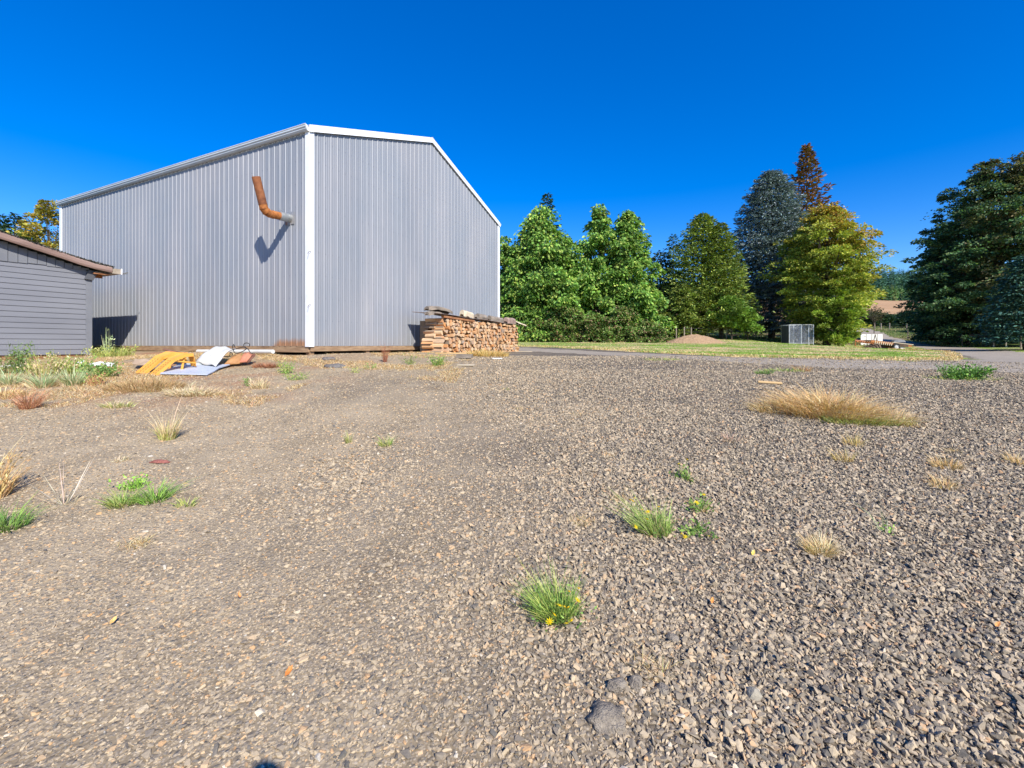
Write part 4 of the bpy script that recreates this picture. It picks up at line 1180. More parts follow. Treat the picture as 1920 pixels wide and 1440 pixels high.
flower_clump(1228, 1000, 'bushy yellow flowered green weed with dry brown stalks on its left side',
    [blades(440, .10, .09, .17, [(.24, .36, .08), (.34, .44, .11), (.46, .48, .18)], lean=.8, w=.0035, curve=.35, dirv=(-.35, .2, 0)),
     sprigs(260, .10, .07, .06, GR, .022, 12), blades(110, .10, .08, .13, [(.42, .27, .16), (.52, .38, .24)], lean=.8, w=.003, dirv=(-.75, .1, 0))],
    [(1182, 938, .05), (1190, 934, .06), (1204, 956, 0), (1215, 960, -.02), (1213, 974, -.04), (1235, 951, 0), (1192, 988, -.06), (1186, 940, .03)])
flower_clump(1288, 900, 'small upright yellow flowered weed farthest from the camera', [sprigs(90, .06, .05, .05, GR, .03, 9), blades(16, .03, .03, .16, GY, lean=.4, w=.003, dirv=(-.2, 0, 0))], [(1273, 870, 0), (1288, 862, 0), (1281, 877, 0)])
flower_clump(1310, 960, 'low green weed with two yellow flowers right of the dry stalked one', [sprigs(150, .08, .06, .07, GR, .028, 12), blades(30, .05, .05, .12, TAN, lean=.6, w=.003)], [(1306, 943, 0), (1320, 928, .02)])
flower_clump(1312, 1008, 'flat sprawling green weed with yellow flowers lying on the gravel', [sprigs(120, .09, .05, .04, GR, .03, 12)], [(1281, 1004, -.02), (1285, 1007, -.02), (1299, 1015, -.03), (1329, 1006, 0), (1278, 1001, 0)])
# large dry grass mats
plant('grass_mat', 1550, 778, [blades(2400, .55, .42, .33, TAN, lean=1.3, w=.008, curve=.9, power=.7), (lambda q: (q[0]+np.array([-.36, .15, 0]), q[1], q[2]))(blades(1100, .55, .25, .19, TAN+STRAW, lean=1.4, w=.008, curve=.9)), (lambda q: (q[0]+np.array([.36, -.22, 0]), q[1], q[2]))(blades(1300, .52, .28, .18, TAN+STRAW, lean=1.5, w=.008, curve=.9)), (lambda q: (q[0]+np.array([.18, -.42, 0]), q[1], q[2]))(blades(1100, .55, .14, .11, [(.34, .36, .10), (.26, .32, .08), (.46, .42, .16)], lean=1.0, w=.008)), blades(500, .85, .6, .08, STRAW, lean=2.0, w=.005, curve=.8)],
      'large mat of dry golden grass lying on the right of the gravel yard', 'dry grass')
plant('grass_mat', 272, 732, [blades(1900, .62, .26, .17, [(.46, .30, .14), (.56, .38, .18), (.36, .24, .11)], lean=.8, w=.008, curve=.5), blades(700, .8, .36, .10, STRAW, lean=1.3, w=.008)],
      'brownish mat of dry grass on the red dirt in front of the orange ramps', 'dry grass')
plant('grass_mat', 362, 742, [blades(800, .42, .16, .13, STRAW, lean=1.3, w=.009, curve=.7)], 'pale straw grass mat right of the brown one near the orange ramps', 'dry grass')
plant('grass_mat', 915, 668, [blades(1500, .55, .35, .19, [(.62, .42, .14), (.52, .34, .11), (.70, .52, .22)], lean=.7, w=.011, curve=.4)], 'golden dry grass growing along the foot of the woodpile', 'dry grass')
TF = 'small grass tufts scattered on the gravel'
def tuft(px, py, lab, parts, cat='grass tuft', name='grass_tuft', group=TF): return plant(name, px, py, parts, lab, cat, group)
tuft(1538, 1040, 'rounded straw coloured dry tuft in the right foreground gravel', [blades(420, .08, .06, .10, [(.66, .50, .28), (.56, .40, .20), (.74, .60, .36)], lean=.9, w=.0035, curve=.2), blades(60, .08, .05, .05, GY, lean=.8, w=.004)])
tuft(1600, 838, 'thin yellow dry tuft below the large golden grass mat', [blades(90, .10, .06, .14, [(.66, .50, .22), (.56, .42, .18)], lean=.7, w=.006)])
tuft(1582, 866, 'second thin yellow dry tuft slightly nearer than the one under the golden mat', [blades(80, .08, .05, .14, [(.66, .50, .22), (.60, .42, .18)], lean=.7, w=.005, dirv=(-.3, 0, 0))])
tuft(1775, 880, 'dry straw tuft near the right edge, the farther of a close pair', [blades(200, .12, .07, .11, TAN, lean=.9, w=.005)])
tuft(1768, 915, 'dry straw tuft near the right edge, the nearer of a close pair', [blades(170, .09, .06, .10, TAN, lean=.9, w=.005)])
tuft(1910, 870, 'faint dry tuft touching the right edge of the photo', [blades(120, .10, .08, .10, TAN, lean=.9, w=.005)])
tuft(1368, 826, 'sparse pinkish dry tuft left below the large golden mat', [blades(120, .12, .08, .09, [(.50, .34, .24), (.56, .42, .30)], lean=1.0, w=.005)])
tuft(1715, 800, 'tiny dry sprig right of the large golden mat', [blades(60, .09, .05, .09, TAN, lean=.9, w=.005)])
tuft(1662, 1000, 'thin green shoot with a dry stalk in the right gravel', [blades(14, .03, .03, .15, PALE, lean=.5, w=.004, dirv=(-.3, .1, 0)), sprigs(24, .03, .03, .04, BRIGHT, .02, 4)])
tuft(314, 822, 'tall dry tuft with green base standing alone in the left gravel', [blades(150, .07, .05, .33, STRAW, lean=.42, w=.006, curve=.3, dirv=(.06, 0, 0)), blades(150, .08, .06, .17, [(.42, .44, .12), (.50, .48, .16)], lean=.5, w=.006), blades(30, .3, .12, .05, STRAW, lean=3.0, w=.004)])
tuft(654, 828, 'small upright olive tuft left of the middle of the yard', [blades(60, .035, .03, .14, [(.36, .36, .12), (.46, .42, .18)], lean=.4, w=.004)])
tuft(724, 834, 'small bright green tuft with straw tips in the middle of the yard', [blades(110, .06, .05, .11, GR+GY, lean=.7, w=.005), blades(40, .09, .06, .13, STRAW, lean=.8, w=.004)])
tuft(228, 864, 'tiny dry tuft in the left gravel above the green ones', [blades(60, .06, .04, .06, STRAW, lean=1.0, w=.005)])
tuft(290, 938, 'spreading bright green grass tuft in the left foreground', [blades(220, .08, .07, .14, GR+BRIGHT, lean=1.3, w=.006, curve=.6), blades(40, .13, .08, .07, STRAW, lean=2.2, w=.003)])
tuft(228, 946, 'yellow green grass tuft left of the spreading bright one', [blades(220, .08, .06, .12, GY+GR, lean=1.1, w=.005, curve=.5), blades(40, .15, .08, .06, STRAW, lean=2.4, w=.003)])
tuft(254, 914, 'small round leafed bright green weed behind the two left grass tufts', [sprigs(260, .09, .06, .05, BRIGHT, .026, 16)], 'weed', 'leafy_weed')
tuft(350, 948, 'small pale green tuft right of the spreading bright one', [blades(80, .06, .04, .07, GY, lean=1.0, w=.005)])
tuft(8, 992, 'green grass tuft cut by the left edge of the photo', [blades(260, .12, .08, .14, GR, lean=1.2, w=.006, curve=.6)])
tuft(122, 944, 'bleached dead stalks fanning up from one root in the left foreground', [blades(18, .02, .02, .36, [(.72, .62, .48), (.62, .52, .40)], lean=.9, w=.0045, curve=.0), blades(50, .10, .06, .09, STRAW, lean=2.6, w=.003)], 'dead weed', 'dead_weed')
plant('dead_weed', -26, 932, [blades(300, .14, .12, .34, TAN, lean=.6, w=.007), sprigs(300, .14, .12, .3, TAN, .03, 20)], 'dense dry clump at the left edge casting the dark shadow on the gravel', 'dead weed')
tuft(1432, 702, 'small bright green tuft on the far side of the gravel', [blades(160, .16, .08, .12, GR, lean=.8, w=.009)])
tuft(1504, 697, 'small brown dry tuft on the far gravel right of the green ones', [blades(140, .16, .08, .15, RUSTY+TAN, lean=.7, w=.009)])
tuft(1470, 697, 'thin green patch of grass beside the small brown dry tuft', [blades(260, .40, .12, .08, GY+GR, lean=.9, w=.010)])
tuft(1240, 676, 'faint yellow green grass patch at the far edge of the gravel', [blades(200, .5, .2, .08, GY, lean=.9, w=.012)])
plant('leafy_weed', 1805, 712, [sprigs(1500, .42, .22, .24, [(.10, .22, .04), (.16, .30, .06), (.22, .36, .07), (.07, .15, .03)], .05, 50, .3), blades(160, .7, .25, .10, GY, lean=.9, w=.012)], 'low spreading dark green weed at the right near the gravel road', 'weed')
tuft(949, 730, 'tiny green sprout alone on the central gravel', [blades(40, .05, .04, .07, GY, lean=.7, w=.006)])
# weeds along the barn
WB_ = 'weeds on the dirt along the barn'
def wd(px, py, lab, parts, name='weed', cat='weed'): return plant(name, px, py, parts, lab, cat, WB_)
wd(535, 700, 'green weed with yellow specks below the rust stain of the barn', [sprigs(420, .17, .12, .20, GR+GY, .034, 22)])
wd(556, 712, 'lower green weed just right of the one under the rust stain', [sprigs(300, .17, .10, .12, GR+GY, .03, 18)])
wd(466, 724, 'small green sprig left of a straw coloured tuft in front of the red plate', [sprigs(120, .07, .05, .15, GR, .03, 9)])
wd(486, 728, 'straw coloured tuft on the dirt in front of the red plate', [blades(220, .14, .09, .18, STRAW, lean=.6, w=.008)])
wd(722, 680, 'upright rusty red dead weed against the gable wall of the barn', [blades(34, .05, .04, .46, [(.34, .13, .07), (.42, .18, .10), (.28, .10, .06)], lean=.3, w=.006, dirv=(.06, 0, 0)), sprigs(200, .08, .06, .36, [(.36, .14, .08), (.44, .20, .11)], .03, 16, .1)])
wd(820, 687, 'leafy green weed in front of the left end of the woodpile', [sprigs(320, .16, .10, .22, GR+GY, .045, 18), blades(60, .1, .1, .15, GR, w=.009)])
wd(770, 684, 'sparse olive weed left of the woodpile', [sprigs(160, .15, .10, .18, OLIVE, .035, 14)])
wd(694, 692, 'sparse green weed on the dirt left of the red dead weed', [sprigs(90, .12, .10, .10, GR, .03, 10)])
wd(664, 700, 'sparse pale green weed on the dirt below the white corner', [sprigs(90, .14, .10, .10, GY, .03, 10)])
wd(500, 688, 'heap of reddish brown dead weed beside the terracotta plate', [blades(420, .28, .14, .12, [(.40, .18, .09), (.32, .13, .07)], lean=1.2, w=.008)], 'dead_weed', 'dead weed')
wd(440, 683, 'green stems growing through the rusty orange tray', [sprigs(160, .20, .07, .18, GR+GY, .03, 14)])
# weeds before the shed
SH = 'weeds growing in front of the grey shed'
def sw(px, py, lab, parts, name='weed', cat='weed'): return plant(name, px, py, parts, lab, cat, SH)
sw(40, 700, 'tall dark green branching weed before the shed siding', [sprigs(620, .24, .16, .62, [(.12, .19, .05), (.18, .26, .08), (.24, .30, .14)], .05, 26, .2), blades(60, .16, .12, .5, OLIVE, lean=.3, w=.008)])
sw(5, 702, 'dark weed cut by the left edge below the shed siding', [sprigs(420, .26, .16, .34, [(.20, .24, .08), (.30, .30, .12)], .05, 22)])
sw(85, 704, 'bushy yellow green weed before the middle of the shed wall', [sprigs(600, .34, .2, .38, GY+STRAW, .045, 30), blades(160, .3, .2, .42, GY+STRAW, lean=.4, w=.009)])
sw(132, 700, 'tallest yellow green weed in front of the shed corner', [sprigs(650, .34, .2, .42, GY+STRAW+GR, .045, 30), blades(160, .28, .2, .46, GY, lean=.4, w=.009)])
sw(190, 708, 'dark leafy green weed under the white cloth', [sprigs(1000, .32, .18, .26, [(.13, .24, .06), (.20, .32, .08), (.30, .34, .10)], .055, 34)])
sw(182, 722, 'brownish dry twiggy weed below the dark leafy one', [sprigs(260, .16, .10, .20, RUSTY+GY, .035, 18), blades(90, .12, .08, .2, RUSTY, lean=.5, w=.007)])
sw(214, 670, 'yellow green weed bed at the gap between shed and barn', [sprigs(900, .55, .35, .28, GY, .05, 36), blades(300, .5, .3, .3, GY, lean=.5, w=.011)])
sw(202, 668, 'single tall seed head weed in front of the shaded barn wall', [blades(14, .05, .05, .78, PALE, lean=.14, w=.014, curve=.0, hj=.1), sprigs(60, .12, .1, .8, PALE, .07, 5, .3)])
for i, (px, py, sc_) in enumerate([(18, 722, 1), (80, 726, 1.1), (136, 722, 1.15)]):
    sw(px, py, ['pale grey green spiky clump at the left edge before the shed', 'pale grey green spiky clump between two others before the shed', 'largest pale spiky clump, rightmost of the three before the shed'][i],
       [blades(240, .11*sc_, .08, .25*sc_, PALE, lean=.75, w=.010, curve=.3), blades(170, .2*sc_, .14, .2, STRAW, lean=.9, w=.008)], 'spiky_plant', 'plant')
sw(55, 766, 'rusty red dry bush on the red dirt at the left', [blades(300, .10, .08, .28, [(.50, .24, .13), (.42, .18, .10), (.60, .34, .20)], lean=.8, w=.006), sprigs(260, .2, .12, .26, [(.52, .26, .14), (.60, .36, .22)], .02, 22)], 'dead_weed', 'dead weed')
sw(222, 764, 'low green and straw tuft on the red dirt below the brown mat', [blades(260, .24, .08, .10, GY+STRAW, lean=1.0, w=.007)])
sw(10, 745, 'low straw grass patch at the left edge above the red bush', [blades(500, .35, .2, .14, TAN, lean=.9, w=.009)], 'grass_tuft', 'grass tuft')

# uncountable cover: lawn blades, straw litter
def cover(name, label, cat, n, fn, h, pal, w=.012, lean=.8, pal2=None):
    """fn -> accepted x,y arrays"""
    x, y = fn(n); n = len(x)
    V, Fq, C = blades(n, .01, .01, h, pal, lean=lean, w=w)
    V = V.reshape(n, 6, 3)
    if pal2 is not None:
        mk = sstep(.46, .54, fbm(x*.32+4, y*.55, 55, 5))+RNG.normal(0, .08, n)
        C = C.reshape(n, 6, 3); C2 = pal_pick(pal2, n, .15); C = np.where((mk > .5)[:, None, None], C2[:, None, :], C).reshape(-1, 3)
    V[:, :, 0] += x[:, None]; V[:, :, 1] += y[:, None]; V[:, :, 2] += (ground_rel(x, y)+EYE)[:, None]
    me = np_mesh(name, V.reshape(-1, 3), Fq, M_blade, C); tag(mesh_obj(name, me), label, cat, kind='stuff')
def f_lawn(n):
    Y = RNG.uniform(12, 43, n)**1; X = RNG.uniform(-2, 1.0*1, n); X = -2+RNG.random(n)*(Y*.95+2)
    k = (classify(X, Y) == 2); return X[k], Y[k]
cover('lawn_grass', 'short patchy green and straw lawn grass beyond the gravel', 'grass', 120000, f_lawn, .06, [(.26, .40, .07), (.33, .45, .09), (.20, .32, .05)], .022, .9, [(.70, .56, .30), (.60, .47, .24), (.66, .46, .24)])
def f_lawn_dry(n):
    Y = RNG.uniform(11, 34, n); X = RNG.uniform(-1, 30, n)
    k = (np.abs(X) < Y) & (classify(X, Y) == 2) & (classify(X-.6, Y-1.6) < 2)
    return X[k], Y[k]
cover('dry_verge_grass', 'dry tan grass fringe along the edge of the lawn', 'grass', 60000, f_lawn_dry, .11, TAN, .022)
def f_straw(n):
    X = RNG.uniform(-11.5, -1.0, n); Y = RNG.uniform(6.0, 14.5, n)
    m = fbm(X*.9, Y*.9, 77)
    wall = 11.9+.4*0
    dl = (X+5.35)*(-.4433)+(Y-11.9)*(-.8966)      # distance in front of side wall
    dr = (X+5.35)*(.8966)+(Y-11.9)*(-.4433)
    infront = (dl > .05) | (dr > .05)
    lat = np.where(dl > 0, dl, dr)
    k = infront & (X > -Y*1.2) & (((m > .50) & (X < -3.6) & (Y > 6.3)) | ((lat < 1.6) & (m > .50) & (X > -7)) | ((Y > 8.2) & (X > -4) & (Y < 12.5) & (m > .58) & (X < 1)))
    return X[k], Y[k]
cover('dry_grass', 'thin straw coloured dry grass litter between the sheds and the gravel', 'dry grass', 190000, f_straw, .06, STRAW+TAN+[(.5, .30, .16)], .008, 1.3)
def f_sparse(n):
    Y = RNG.uniform(1.6, 12, n); X = RNG.uniform(-1.2, 1.2, n)*Y
    cx = np.round(X*2.2+.3*np.sin(Y*3)); cy = np.round(Y*2.2+.3*np.cos(X*3))
    h_ = _hash(cx.astype(int)+500, cy.astype(int)+500, 9); k = (h_ < .055) & (classify(X, Y) == 0)
    ox = (cx/2.2+.35*(_hash(cx.astype(int)+500, cy.astype(int), 4)-.5)); oy = (cy/2.2+.35*(_hash(cx.astype(int), cy.astype(int)+500, 6)-.5))
    m = fbm(X*.4+2, Y*.4, 61); k &= m > .42
    return (ox+RNG.normal(0, .035, n))[k], (oy+RNG.normal(0, .035, n))[k]
cover('sparse_dry_sprigs', 'sparse dry sprigs sprouting through the gravel', 'dry grass', 60000, f_sparse, .05, TAN+STRAW+[(.4, .36, .14)], .0035, 1.4)
def f_far(n):
    Y = RNG.uniform(43, 110, n); X = RNG.random(n)*Y*1.1-2
    k = classify(X, Y) == 3; return X[k], Y[k]
cover('meadow_grass', 'rough grass under and beyond the trees', 'grass', 60000, f_far, .22, [(.14, .20, .05), (.20, .26, .07), (.34, .28, .13)], .07, .9)

# ------------------------------------------------------------------ scrap in front of the barn
M_orange = simple('orange_plastic', (.72, .33, .05), (.86, .44, .09), 3, .5, bump=.001)
M_hole = simple('dark_hole', (.10, .05, .02), (.16, .08, .03), 4, .9, bump=0)
def ramp(label, pts, wv):
    root = empty('plastic_ramp', P(*pts[0]), 0, label, 'plastic ramp', 'orange plastic ramps by the barn'); o0 = P(*pts[0])
    pp = [P(*p)-o0 for p in pts]; wv = Vector(wv); up = Vector((0, 0, 1)); mb = MB()
    n = len(pp); t_ = .025
    V = []
    for p in pp: V += [p, p+wv, p+wv-up*t_, p-up*t_]
    Fs = [(0, 1, 2, 3), ((n-1)*4+3, (n-1)*4+2, (n-1)*4+1, (n-1)*4)]
    for i in range(n-1):
        for k in range(4): Fs.append((i*4+k, i*4+(k+1) % 4, (i+1)*4+(k+1) % 4, (i+1)*4+k))
    mb.faces(V, Fs).build('deck', M_orange, root, bevel=.004)
    # side flanges
    for s_, of in ((0, -.012), (1, .002)):
        mb = MB(); V = []
        wn = wv.normalized()
        for p in pp[:-1]:
            b = p+wv*s_+wn*of; V += [b+up*.012, b+wn*.010+up*.012, b+wn*.010-up*.055, b-up*.055]
        m = len(pp)-1; Fs = [(0, 1, 2, 3), ((m-1)*4+3, (m-1)*4+2, (m-1)*4+1, (m-1)*4)]
        for i in range(m-1):
            for k in range(4): Fs.append((i*4+k, i*4+(k+1) % 4, (i+1)*4+(k+1) % 4, (i+1)*4+k))
        mb.faces(V, Fs).build('side_flange', M_orange, root)
    # grip holes
    mb = MB(); a, b = pp[0], pp[1]; c = pp[2]
    d = (b-a)
    for row in (.3, .68):
        for k in range(7):
            q = a+d*(.12+.12*k)+wv*row; nrm = wv.cross(d).normalized(); nrm = nrm if nrm.z > 0 else -nrm
            e1 = wv.normalized()*.010; e2 = d.normalized()*.014; q = q+nrm*.003
            mb.faces([q-e1-e2, q+e1-e2, q+e1+e2, q-e1+e2], [(0, 1, 2, 3)])
    mb.build('grip_holes', M_hole, root)
    # strut under the top
    mid = pp[2]+wv*.8
    gd = Vector((mid.x-.05, mid.y-.02, gz(o0.x+mid.x, o0.y+mid.y)-o0.z))
    MB().tube([mid-up*.03, gd], .022, 6).build('strut', M_orange, root)
    MB().tube([pp[1]+wv*.9-up*.05, pp[-1]+wv*.9+up*.05], .018, 6).build('strut', M_orange, root)
    return root
ramp('orange perforated plastic ramp, the rear left one of the pair', [(255, 699, 9.02), (292, 668, 9.35), (312, 660, 9.5), (330, 661, 9.62), (337, 676, 9.66)], (.235, -.10, -.01))
ramp('orange perforated plastic ramp, the front right one with its arched end showing', [(281, 702, 8.85), (318, 671, 9.15), (338, 663, 9.3), (352, 662, 9.42), (358, 684, 9.48)], (.20, -.12, -.01))
M_wplast = simple('white_plastic', (.56, .54, .48), (.74, .72, .64), 3, .5, bump=.003)
# curved white sheet
mb = MB(); c = [P(366, 677, 9.75), P(404, 685, 9.35), P(442, 655, 10.3), P(408, 652, 10.9)]
n = 14; V = []
for i in range(n+1):
    for j in range(n+1):
        u_, v_ = i/n, j/n
        p = (c[0]*(1-u_)+c[1]*u_)*(1-v_)+(c[3]*(1-u_)+c[2]*u_)*v_
        p = p+Vector((0, 0, .09*math.sin(math.pi*v_)**.7+.03*math.sin(math.pi*u_)-.03*(1-v_)+.022*math.sin(9*u_+4*v_)*math.sin(6*v_+2*u_)+.03*(vnoise(u_*5+2, v_*5, 9)-.5)))
        V.append(p-c[0])
Fs = [(i*(n+1)+j, i*(n+1)+j+1, (i+1)*(n+1)+j+1, (i+1)*(n+1)+j) for i in range(n) for j in range(n)]
o = mb.faces(V, Fs).build('plastic_sheet', M_wplast, None, loc=c[0], smooth=True)
m = o.modifiers.new('t', 'SOLIDIFY'); m.thickness = .025; m.offset = -1
tag(o, 'curved white plastic sheet bulging on the scrap heap by the barn', 'plastic sheet')
def crumple(name, px, py, sx, sy, sz, mat, label, cat, seed, lift=0):
    g = G(px, py); bm = bmesh.new(); bmesh.ops.create_icosphere(bm, subdivisions=4, radius=1)
    r_ = random.Random(seed)
    from mathutils import noise as mn
    for v in bm.verts:
        q = v.co*1.6+Vector((seed*3.1, 0, 0)); k = 1+.35*mn.noise(q)+.18*mn.noise(q*2.7)-.1*abs(mn.noise(q*5))
        v.co = Vector((v.co.x*sx*k, v.co.y*sy*k, max(v.co.z, -.25)*sz*k))
    me = bpy.data.meshes.new(name); bm.to_mesh(me); bm.free(); me.materials.append(mat)
    me.polygons.foreach_set('use_smooth', [True]*len(me.polygons))
    o = mesh_obj(name, me, loc=g+Vector((0, 0, lift))); return tag(o, label, cat)
M_cloth = simple('white_cloth', (.70, .70, .68), (.84, .83, .80), 6, .85, bump=.01)
crumple('plastic_bag', 382, 686, .19, .13, .15, M_cloth, 'crumpled white bag in front of the curved white sheet', 'bag', 4)
crumple('cloth', 190, 696, .30, .10, .07, M_cloth, 'white cloth draped over the weeds at the shed corner', 'cloth', 5, .13)
crumple('cloth', 154, 688, .08, .06, .07, M_cloth, 'small white rag in the weeds left of the draped cloth', 'cloth', 6, .08)
crumple('stone_slab', 628, 690, .22, .13, .08, simple('dark_lump', (.10, .09, .085), (.2, .18, .16), 6, .95, bump=.02), 'flat dark grey stone lump on the dirt under the white corner', 'stone', 7)
crumple('stone_slab', 616, 676, .16, .10, .08, simple('dark_lump2', (.12, .10, .09), (.22, .19, .16), 6, .95, bump=.02), 'smaller dark stone half buried left of the flat dark lump', 'stone', 8)
# flat grey panel with a torn right edge
cs = [(300, 705), (389, 705), (402, 700), (412, 694), (431, 688), (336, 688)]
pts = [G(a, b) for a, b in cs]; o0 = pts[0]; mb = MB()
zs = [.05, .04, .05, .06, .07, .06]
top_ = [p-o0+Vector((0, 0, z_)) for p, z_ in zip(pts, zs)]
V = top_+[p-Vector((0, 0, .02)) for p in top_]; n = len(cs)
o = mb.faces(V, [tuple(range(n)), tuple(range(2*n-1, n-1, -1))]+[(i, (i+1) % n, (i+1) % n+n, i+n) for i in range(n)]).build('grey_sheet', simple('blue_grey_panel', (.42, .46, .52), (.52, .55, .62), 2, .5, bump=.001), None, loc=o0)
tag(o, 'flat pale blue grey panel lying on the gravel beside the orange ramps', 'panel')
def rod(name, a, b, r_, mat, label, cat, n=12):
    a = P(*a); b = P(*b); o = MB().tube([(0, 0, 0), b-a], r_, n).build(name, mat, None, loc=a, smooth=False); return tag(o, label, cat)
rod('white_pipe', (371, 658.8, 13.3), (512, 659.3, 11.75), .055, M_wplast, 'long white plastic pipe on the ground along the barn base', 'pipe')
a = P(336, 686, 9.9); b = P(396, 683, 9.7); d = (b-a)
o = MB().box((0, -.06, -.03), (d.length, .06, .05)).build('rail', simple('grey_rail', (.42, .46, .44), (.56, .59, .56), 3, .5, bump=.001), None, loc=a); o.rotation_euler = (0, -math.asin(d.z/d.length), math.atan2(d.y, d.x)); tag(o, 'pale grey rail lying behind the flat panel', 'rail')
# wrought iron scrolls
def curve_pts(c, k=6):
    out = []
    for i in range(len(c)-1):
        p0, p1, p2, p3 = c[max(i-1, 0)], c[i], c[i+1], c[min(i+2, len(c)-1)]
        for j in range(k):
            t_ = j/k
            out.append(.5*((2*p1)+(p2-p0)*t_+(2*p0-5*p1+4*p2-p3)*t_*t_+(3*p1-p0-3*p2+p3)*t_**3))
    return out+[c[-1]]
o0 = P(430, 665, 10.2); mb = MB()
for c in ([(412, 668), (406, 671), (402, 665), (406, 660.5), (413, 662), (418, 668), (432, 668), (436, 664), (432, 661), (431, 667)], [(417, 668), (428, 659), (446, 653), (458, 651), (461, 655), (450, 661), (441, 662), (436, 652), (438, 646), (441, 652)],
          [(458, 652), (457, 646), (462, 643), (468, 645), (467, 650)], [(459, 650), (466, 656), (470, 662), (474, 663)]):
    mb.tube([p-o0 for p in curve_pts([P(a, b, 10.1+.004*i) for i, (a, b) in enumerate(c)])], .0095, 5)
tag(mb.build('iron_scrollwork', simple('black_iron', (.035, .035, .035), (.09, .075, .06), 8, .6, .4, bump=0), None, loc=o0), 'thin black wrought iron scrollwork standing on the scrap heap', 'ironwork')
def plate(name, pts, th, mat, label, cat, bulge=0.0):
    p = [P(*q) for q in pts]; o0 = p[0]; n = 10; V = []
    for i in range(n+1):
        for j in range(n+1):
            u_, v_ = i/n, j/n
            q = (p[0]*(1-u_)+p[1]*u_)*(1-v_)+(p[3]*(1-u_)+p[2]*u_)*v_+Vector((0, 0, bulge*math.sin(math.pi*u_)*math.sin(math.pi*v_)+.012*math.sin(9*u_)*math.sin(5*v_)))
            V.append(q-o0)
    Fs = [(i*(n+1)+j, i*(n+1)+j+1, (i+1)*(n+1)+j+1, (i+1)*(n+1)+j) for i in range(n) for j in range(n)]
    o = MB().faces(V, Fs).build(name, mat, None, loc=o0); m = o.modifiers.new('t', 'SOLIDIFY'); m.thickness = th
    return tag(o, label, cat)
plate('rusty_tray', [(421, 684, 9.7), (452, 682, 9.8), (458, 663, 10.3), (440, 666, 10.4)], .02, rusty('orange_tray', (.34, .15, .05), (.55, .28, .11), (.62, .36, .16)), 'rusty orange tray leaning on the scrap heap with green stems through it', 'tray', .03)
plate('terracotta_plate', [(450, 680, 9.75), (463, 679, 9.8), (474, 664, 10.2), (459, 661, 10.3)], .02, simple('terracotta', (.50, .17, .09), (.64, .26, .14), 4, .7, bump=.002), 'red orange terracotta plate leaning right of the rusty tray', 'plate', .02)
plate('dark_plate', [(462, 681, 9.82), (469, 679, 9.85), (480, 665, 10.2), (474, 664.5, 10.3)], .02, rusty('dark_rust', (.10, .04, .03), (.22, .10, .06), (.34, .16, .1)), 'dark brown plate half hidden behind the terracotta one', 'plate')
plate('cardboard', [(249, 684, 9.6), (272, 686, 9.5), (285, 676, 9.9), (254, 674, 10.0)], .02, simple('cardboard', (.40, .28, .17), (.52, .38, .25), 3, .9, bump=.002), 'flat brown cardboard lying left of the orange ramps', 'cardboard')
# brown disc
o = MB().tube([(0, 0, -.012), (0, 0, .012)], .22, 24).build('wooden_disc', simple('brown_disc', (.16, .07, .04), (.30, .15, .09), 3, .7, bump=.002), None, loc=P(327, 659, 10.1), bevel=.005); o.rotation_euler = (math.radians(-8), math.radians(14), 0)
tag(o, 'dark brown round disc resting on top of the orange ramps', 'disc')
gboard('timber_beam', 168, 688, .30, .08, .06, .2, M_skirt, 'short rusty brown block at the shed corner', 'block')
rod('white_strip', (-8, 690, 9.6), (44, 684, 9.9), .035, M_wplast, 'white strip lying in the weeds at the left edge', 'strip', 6)
# stick on the right
rod('stick', (1421, 716, 7.35), (1466, 719, 7.3), .022, M_ywood, 'orange brown stick lying on the gravel above the golden grass mat', 'stick', 7)

# ------------------------------------------------------------------ foreground stones and fallen leaves
def boulder(px, py, sx, sy, sz, seed, label, mat, sink=.35):
    r_ = random.Random(seed); g = G(px, py); mb = MB(); pts = []
    for _ in range(34):
        v = Vector((r_.gauss(0, 1), r_.gauss(0, 1), r_.gauss(0, 1))).normalized()*r_.uniform(.86, 1.08); pts.append((v.x*sx, v.y*sy, v.z*sz))
    o = mb.hull(pts).build('stone', mat, None, loc=g+Vector((0, 0, sz*(1-2*sink))), bevel=.004); o.rotation_euler = (0, 0, r_.uniform(0, 3)); tag(o, label, 'stone')
M_rock = simple('weathered_rock', (.20, .165, .13), (.42, .35, .26), 30, .95, bump=.02, detail=8); M_rockl = simple('tan_rock', (.26, .23, .17), (.44, .38, .28), 20, .9, bump=.005)
crumple('stone', 1140, 1352, .10, .075, .05, M_rock, 'largest dark embedded stone at the bottom of the photo', 'stone', 11, -.02)
boulder(1156, 1296, .045, .035, .03, 2, 'grey faceted stone just above the largest dark one', M_rock)
boulder(1192, 1288, .04, .03, .03, 3, 'grey stone beside and right of the faceted one', M_rock)
boulder(1245, 1300, .035, .03, .022, 4, 'flat brownish grey stone right of the two grey ones', M_rock)
boulder(1414, 1306, .032, .026, .026, 5, 'pale tan stone in the lower right gravel', M_rockl)
boulder(1260, 1200, .03, .035, .02, 6, 'brown mottled stone below the yellow flowered clump', M_rock)
